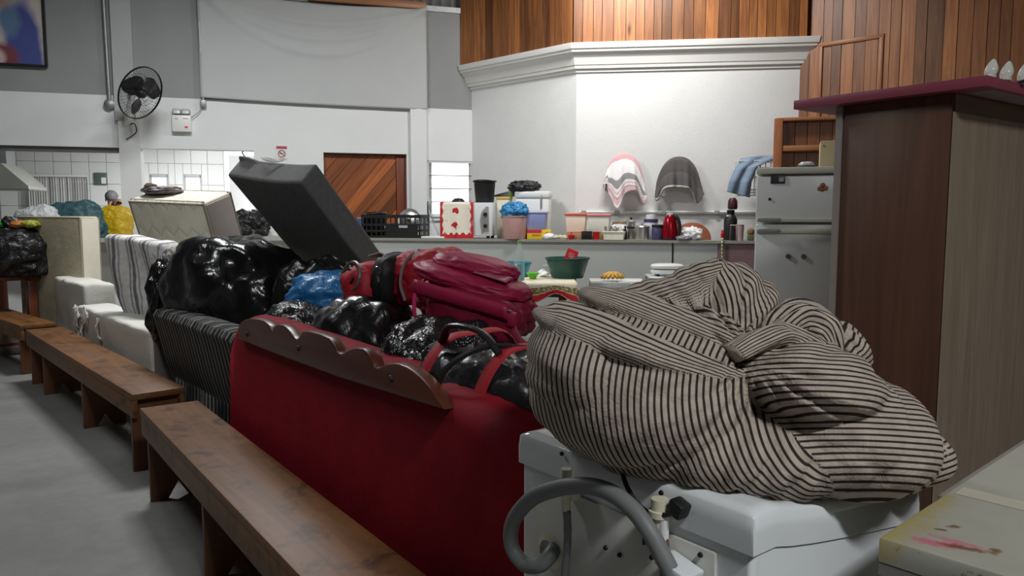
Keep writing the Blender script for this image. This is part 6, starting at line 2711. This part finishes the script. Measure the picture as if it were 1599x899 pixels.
def smf(x, y, z):
    k = z / SH_
    lean = .30 * max(0.0, 1 - k) ** 1.1
    return V((x - .62 + lean * 1.05 + .03 * math.sin(z * 7), y - .03 + .18 * (1 - k) + .018 * math.sin(x * 9 + z * 5), z + (.02 * math.sin(x * 6 + 1) if k > .8 else 0)))


box(bm, (SW / 2, .1, SH_ / 2), (SW, .22, SH_), bev=.05, seg=4)
bmesh.ops.subdivide_edges(bm, edges=[e for e in bm.edges if e.calc_length() > .1], cuts=16, use_grid_fill=True)
for v in bm.verts:
    v.co = smf(*v.co) + V((0, .012 * noise.noise(v.co * 7), .008 * noise.noise(v.co * 9 + V((3, 1, 2)))))
obj('cover', bm, tk, sm_, smooth=180)
bm = NB()
blob(bm, .085, .10, .10, 2.3, 4, .35, 2.6, .16, 4, 33, m=TR((.045, .05, SH_ - .24)))
obj('gathered_cover', bm, mat('dirty_cotton', sRGB(170, 166, 160), .9, var=.35, vs=16), sm_, smooth=180, label='bunched grimy cover at its corner')

# charcoal sofa block tipped on end
q = V((.82, -.154, -.59))
Rc = M.Rotation(q.length, 3, q.normalized())
ck_L = 1.02
cch = V((-1.276, 4.805, 1.408)) - Rc @ V((0, 0, (ck_L - .806) / 2))
chb = thing('sofa_cushion_block', 'charcoal upholstered block tipped steeply on the pile of black bags', 'cushion', cch + Rc @ V((0, 0, -ck_L / 2)), rot=Rc.to_euler())
bm = NB()
box(bm, (0, 0, ck_L / 2), (.665, .155, ck_L), bev=.016, seg=3)
bmesh.ops.subdivide_edges(bm, edges=[e for e in bm.edges if e.calc_length() > .12], cuts=8, use_grid_fill=True)
for v in bm.verts:
    if v.co.z > ck_L - .03:
        v.co.z += .018 * math.sin((v.co.x / .665 + .5) * math.pi) * -1 + .022 * (1 if v.co.x < -.2 and v.co.y > .05 else 0)
    v.co.y += .006 * noise.noise(v.co * 4)
obj('cover', bm, mat('charcoal_weave', sRGB(116, 116, 115), .9, var=.14, vs=30, bump=.3, bs=150), chb, smooth=50)
bm = NB()
tube(bm, spline([(-.30, .08, ck_L + .0), (-.305, .085, ck_L + .03), (-.295, .09, ck_L + .035)], 4), .004, 6)
obj('thread_loop', bm, M_galv, chb)
bm = NB()
sheet(bm, lambda u, v: (-.16 + u * .20, .085 - v * .035 * math.sin(u * 3.1), ck_L + .004 + .012 * math.sin(u * 5)), 10, 4)
obj('torn_lining', bm, mat('torn_cotton', sRGB(222, 220, 214)), chb, solid=.003)

# ---------------------------------------------------------------- dark stand and its black bag, far left
std = thing('wooden_stand', 'dark wooden stand with open shelf under the black bag', 'stand', (-5.98, 8.10, 0), R(-43))
for x in (.0, 1.05):
    for y in (0, .5):
        bm = NB()
        box(bm, (x, y, .38), (.08, .08, .76), bev=.004)
        obj('leg', bm, W_tablev, std)
bm = NB()
box(bm, (.525, .25, .785), (1.2, .64, .04), bev=.005)
obj('top', bm, W_table, std)
for z, h in ((.70, .1), (.48, .07)):
    bm = NB()
    box(bm, (.525, -.01, z), (1.0, .03, h), bev=.003)
    obj('rail', bm, W_table, std)
bm = NB()
box(bm, (.525, .25, .12), (1.02, .5, .03))
obj('shelf', bm, W_table, std)
M_bag = plastic_bag('black_bag_plastic', (.01, .01, .011), .22, 3.0, .45)
M_bagd = plastic_bag('dull_black_bag', (.005, .005, .006), .3, 1.8, .3)
M_bagb = plastic_bag('smooth_black_bag', (.008, .008, .009), .2, 1.8, .28)


def bag(name, label, px, py_top, py_bot, wpx, Y, dp, seed, m, p=2.4, rz=0.0, amp=.16, crease=.06, csc=2.6, zbase=None, sub=5, tie=None, low=-.72, sag=.12, fn=None, cat='bag', group=None, z_top=None):
    c = at(px, (py_top + py_bot) / 2, Y)
    zt = at(px, py_top, Y).z if z_top is None else z_top
    zb = at(px, py_bot, Y).z if zbase is None else zbase
    k = Y / FPX
    t = thing(name, label, cat, (c.x, c.y, zb), rz, group)
    bm = NB()
    H_ = (zt - zb) / (1 - low)
    blob(bm, wpx * k / 2, dp, H_, p, sub, amp, 1.9, crease, csc, seed, low=low, sag=sag, fn=fn)
    obj('sack', bm, m, t, smooth=180)
    if tie:
        bm = NB()
        hh = (zt - zb)
        for i in range(7):
            a = i * .9
            tube(bm, spline([(tie[0], tie[1], hh * .93), (tie[0] + .03 * math.cos(a), tie[1] + .03 * math.sin(a), hh + .02), (tie[0] + .09 * math.cos(a), tie[1] + .09 * math.sin(a), hh + .035 + .02 * math.sin(a * 3))], 4), [.022] * 4 + [.02] * 4 + [.006], 6, flat=.5)
        obj('tied_neck', bm, m, t, smooth=180)
    return t


fb = bag('rubbish_bag', 'full black rubbish bag with green tie on the dark wooden stand', 18, 352, 436, 118, 7.75, .32, 3, M_bag, zbase=.806, amp=.12, crease=.09)
bm = NB()
for i, c in enumerate((0, 1, 2, 0, 1, 0)):
    pass
for nm, c, dx in (('green_tie', sRGB(60, 160, 70), -.12), ('orange_tie', sRGB(196, 120, 50), .10), ('yellow_tie', sRGB(180, 180, 60), .22)):
    bm = NB()
    hh = at(18, 352, 7.75).z - .806
    blob(bm, .09, .06, .04, 2.2, 3, .35, 3, .1, 5, int(abs(dx * 100)), m=TR((dx, -.02, hh - .015)))
    obj(nm, bm, plastic_bag(nm + '_plastic', c, .4), fb, smooth=180)
bm = NB()
blob(bm, .06, .05, .06, 2.2, 3, .3, 3, .1, 5, 17, m=TR((0, -.02, hh - .01)))
obj('tied_neck', bm, M_bag, fb, smooth=180)
bm = NB()
box(bm, (0, 0, .018), (.06, .02, .036), bev=.003)
tag(obj('paper_tag', bm, M_wplast, loc=(-5.37, 7.33, .80), rot=(0, 0, R(-43))), 'little white paper tag hanging at the edge of the dark stand', 'tag')

# bags on the serving ledge
bag('teal_bag', 'dark teal sack lying on the ledge above the beige mattress', 122, 314, 372, 86, 8.95, .20, 5, mat('teal_sack', sRGB(56, 92, 98), .55, var=.25, vs=12, bump=.4, bs=20, bd=.01), p=2.6, zbase=1.152)
bag('white_bag', 'white plastic sack on the ledge beside the teal sack', 62, 320, 372, 66, 8.75, .18, 6, plastic_bag('white_bag_plastic', sRGB(214, 216, 218), .35), zbase=1.152)
bag('yellow_bag', 'bright yellow sack standing on the ledge beside the pillar', 181, 322, 372, 44, 9.1, .15, 8, plastic_bag('yellow_bag_plastic', sRGB(206, 170, 20), .35, 6, .5), p=4.0, amp=.08, crease=.05, zbase=1.152, sag=.02)
bag('rubbish_bag', 'small crumpled black bag on the ledge behind the charcoal block', 392, 328, 372, 56, 9.6, .18, 9, M_bag, amp=.3, crease=.16, zbase=1.152)

# bags heaped on the two sofas
bag('rubbish_bag', 'huge glossy black bag lying on the grey striped sofa', 362, 366, 530, 256, 4.95, .36, 12, M_bagb, p=2.4, rz=R(-28), amp=.13, crease=.035, csc=2.0, zbase=.50, low=-.8, sag=.0)
bag('rubbish_bag', 'black bag with a lump poking out over the end of the grey sofa', 266, 408, 500, 64, 5.05, .16, 13, M_bagb, amp=.2, crease=.04, zbase=.60)
bag('rubbish_bag', 'dull black bag at the foot of the tipped charcoal block', 505, 404, 560, 165, 4.5, .19, 14, M_bagd, p=2.8, amp=.10, crease=.03, zbase=0.0, low=-.9, sag=.0)
bag('blue_bag', 'crumpled bright blue plastic sack on the black bags', 522, 424, 500, 140, 4.05, .22, 15, plastic_bag('blue_sack_plastic', sRGB(30, 112, 172), .38, 2.6, .5), p=2.6, amp=.12, crease=.05, zbase=.86)
bag('rubbish_bag', 'black bag with pale glints just behind the carved crest', 470, 474, 590, 130, 3.75, .28, 16, M_bag, amp=.14, crease=.04, zbase=.50)
bag('rubbish_bag', 'black bag in the middle of the red sofa below the red backpack', 570, 462, 600, 190, 3.35, .26, 18, M_bagd, amp=.10, crease=.03, zbase=.50)
b7 = bag('rubbish_bag', 'shiny black bag under the pink backpack', 690, 492, 620, 205, 2.72, .26, 19, M_bag, p=2.6, amp=.12, crease=.05, zbase=.505, rz=R(-40))

# ---------------------------------------------------------------- red backpack
M_rnyl = mat('red_nylon', sRGB(168, 26, 44), .6, var=.12, vs=12, bump=.3, bs=25, bd=.005, sheen=.1)
M_bnyl = mat('black_nylon', sRGB(24, 23, 26), .6, var=.2, bump=.3, bs=60)
rp0 = at(650, 486, 3.45)
rbp = thing('red_backpack', 'red and black backpack lying on the black bags behind the pink one', 'backpack', (rp0.x, rp0.y, at(650, 472, 3.45).z), R(-22))


def soft(rx, ry, rz, p, seed, amp=.08, crease=.05, sub=4, m=None, csc=3.5):
    b = NB()
    blob(b, rx, ry, rz, p, sub, amp, 2.4, crease, csc, seed, low=-.8, m=m)
    return b


obj('main_compartment', soft(.20, .17, .135, 3.0, 101, .07, .05, 5, TR((.06, .06, .0), (0, R(-6), 0))), M_rnyl, rbp, smooth=180)
obj('side_panel', soft(.06, .175, .125, 3.2, 102, .05, .04, 4, TR((-.115, .02, .0), (0, R(4), 0))), M_bnyl, rbp, smooth=180)
obj('front_pocket', soft(.10, .155, .112, 2.8, 103, .07, .05, 4, TR((-.20, -.02, -.02), (0, R(-14), 0))), M_rnyl, rbp, smooth=180)
fN, fU, fV = V((-.50, -.82, .28)).normalized(), V((.854, -.52, 0)).normalized(), None
fV = fN.cross(fU)
fV = fV if fV.z > 0 else -fV
for rr_, cc_ in ((.088, V((-.20, -.02, .08)) + fN * .150), (.050, V((-.20, -.02, .075)) + fN * .153)):
    bm = NB()
    tube(bm, [cc_ + fU * rr_ * 1.05 * math.cos(t) + fV * rr_ * .8 * math.sin(t) - fN * .9 * (rr_ * .28) for t in [k * math.pi / 14 for k in range(29)]], .007, 6)
    obj('zip', bm, mat('grey_zip', sRGB(120, 116, 112), .4, .4) if rr_ > .06 else M_bnyl, rbp)
bm = NB()
tube(bm, spline([(.0, -.10, .02), (-.01, -.12, .10), (.005, -.10, .19), (.03, -.02, .235)], 6), .011, 8, flat=.5)
obj('grey_strap', bm, mat('grey_webbing', sRGB(126, 120, 116), .7), rbp)
bm = NB()
box(bm, (-.16, -.075, .215), (.06, .035, .006), rot=(R(-18), R(-14), 0))
obj('reflective_tab', bm, mat('reflective_grey', sRGB(150, 150, 150), .4), rbp)
bm = NB()
sheet(bm, lambda u, v: (.10 + (u - .5) * .17, -.04 - v * .06, .232 - v * .055 + .006 * math.sin(u * 20)), 16, 4)
obj('printed_patch', bm, mat('silver_print', sRGB(170, 150, 150), .3, var=.5, vs=40), rbp, solid=.004)
for (x, y, z) in ((-.11, -.145, .15), (-.235, -.12, .10), (-.29, -.13, -.01)):
    bm = NB()
    tube(bm, [(x + .016 * math.cos(t), y, z + .016 * math.sin(t)) for t in [k * math.pi / 8 for k in range(17)]], .004, 6)
    tube(bm, [(x, y, z - .016), (x + .012, y - .01, z - .05)], .005, 6)
    obj('buckle', bm, mat('shiny_buckle', (.5, .5, .5), .2, .9), rbp)
# ---------------------------------------------------------------- magenta backpack
M_mag = mat('magenta_nylon', sRGB(150, 22, 66), .5, var=.14, vs=10, bump=.35, bs=14, bd=.008, sheen=.1)
M_mag2 = mat('dark_magenta_nylon', sRGB(122, 14, 46), .55, var=.14, vs=10, bump=.35, bs=14, bd=.008)
mg0 = at(735, 520, 2.95)
mbp = thing('pink_backpack', 'magenta backpack lying on top of the shiny black bag', 'backpack', (mg0.x, mg0.y, at(735, 512, 2.95).z), R(-18))
obj('main_compartment', soft(.235, .17, .098, 3.0, 111, .07, .04, 5, TR((0, .03, .01), (0, R(13), 0))), M_mag2, mbp, smooth=180)


def flap(x0, x1, y0, y1, z0, slope, wob, seed):
    def f(u, v):
        s = 2 * u - 1
        return (x0 + (x1 - x0) * u, y0 + (y1 - y0) * v - .0, z0 + slope * (u - .5) - .06 * (1 - v) ** 2.5 * 1.6 - .035 * s * s + wob * noise.noise(V((u * 4, v * 3, seed))))
    return f


obj('lid_flap', soft(.235, .172, .045, 2.6, 114, .05, .018, 5, TR((.0, .015, .15), (0, R(14), 0)), 1.8), M_mag, mbp, smooth=180)
obj('top_flap', soft(.170, .140, .045, 2.6, 115, .06, .02, 5, TR((.0, .05, .20), (0, R(11), 0)), 1.8), M_mag, mbp, smooth=180)
obj('front_pocket', soft(.185, .06, .085, 3.6, 113, .05, .05, 4, TR((.055, -.145, .005), (0, R(12), 0))), M_mag2, mbp, smooth=180)
bm = NB()
tube(bm, spline([(-.13, -.20, .02), (-.14, -.21, .09), (-.135, -.20, .16), (-.10, -.17, .19)], 6), .008, 8)
obj('piping', bm, mat('bright_pink_piping', sRGB(190, 40, 96), .5), mbp)
bm = NB()
sheet(bm, lambda u, v: (-.14 + u * .36, -.205 - .008 * math.sin(v * 3.14), .175 - u * .085 + (v - .5) * .055), 20, 4)
obj('pocket_band', bm, M_mag, mbp, solid=.006, smooth=180)
bm = NB()
box(bm, (.185, -.15, .075), (.12, .10, .055), rot=(0, R(10), 0), bev=.012)
obj('side_tab', bm, M_mag, mbp)
for pts in ([(.16, -.17, .07), (.12, -.19, -.02), (.09, -.20, -.10)], [(.19, -.17, .06), (.24, -.18, -.02), (.30, -.19, -.06)]):
    bm = NB()
    tube(bm, spline(pts, 6), .034, 8, flat=.25, up=(0, 1, 0))
    obj('shoulder_strap', bm, M_mag2, mbp)
bm = NB()
sheet(bm, lambda u, v: (.05 + u * .13, -.10 + v * .07, .225 - u * .035 + v * .012), 8, 6)
obj('faded_patch', bm, mat('faded_pink', sRGB(172, 96, 120), .45, var=.1), mbp, solid=.004)
bm = NB()
box(bm, (-.14, -.195, .185), (.02, .012, .012))
box(bm, (.205, -.195, .10), (.05, .01, .008), rot=(0, R(12), 0))
obj('zip_pull', bm, M_steel, mbp)

# ---------------------------------------------------------------- black holdall with red straps
M_leath = mat('black_coated_cloth', (.018, .018, .02), .32, var=.2, vs=8, bump=.5, bs=12, bd=.015)
df0 = at(790, 640, 2.25)
df = thing('black_holdall', 'black holdall with red straps and white piping by the striped bundle', 'holdall', (df0.x, df0.y, .506), R(-52))
dz_ = at(790, 545, 2.25).z - .506
obj('bag_body', soft(.30, .19, dz_ * .56, 4.2, 121, .06, .07, 5, TR((0, .0, 0))), M_leath, df, smooth=180)
obj('end_pocket', soft(.13, .06, dz_ * .40, 4.0, 122, .05, .04, 4, TR((.16, -.18, 0))), M_leath, df, smooth=180)
bm = NB()
tube(bm, spline([(-.28, -.185, dz_ * .72), (-.10, -.205, dz_ * .76), (.06, -.20, dz_ * .75), (.14, -.205, dz_ * .74)], 6), .005, 6)
tube(bm, spline([(.05, -.235, dz_ * .30), (.05, -.24, dz_ * .68), (.16, -.245, dz_ * .72), (.27, -.23, dz_ * .70)], 6), .005, 6)
obj('piping', bm, mat('white_piping', sRGB(190, 186, 180), .6), df)
for x in (-.17, .12):
    bm = NB()
    tube(bm, spline([(x, -.21, dz_ * .3), (x, -.20, dz_ * .75), (x + .01, -.12, dz_ * 1.02), (x + .02, 0, dz_ * 1.06), (x + .03, .12, dz_ * 1.02), (x + .03, .2, dz_ * .6)], 6), .026, 8, flat=.22, up=(0, 1, 0))
    obj('red_strap', bm, mat('red_webbing', sRGB(160, 24, 36), .6, bump=.3, bs=200), df)
bm = NB()
tube(bm, spline([(-.16, -.12, dz_ * 1.03), (-.08, -.14, dz_ * 1.14), (.04, -.12, dz_ * 1.13), (.13, -.12, dz_ * 1.03)], 6), .015, 10, flat=.6)
obj('padded_handle', bm, M_leath, df)
bm = NB()
tube(bm, spline([(-.02, -.22, dz_ * .62), (-.01, -.22, dz_ * .9), (.08, -.14, dz_ * 1.06), (.16, -.02, dz_ * 1.05)], 6), .009, 6)
obj('draw_cord', bm, M_black, df)
bm = NB()
box(bm, (-.22, -.08, dz_ * 1.0), (.10, .03, .02), rot=(0, R(-25), R(20)), bev=.004)
obj('silver_tab', bm, mat('silver_tab', sRGB(140, 138, 136), .35), df)
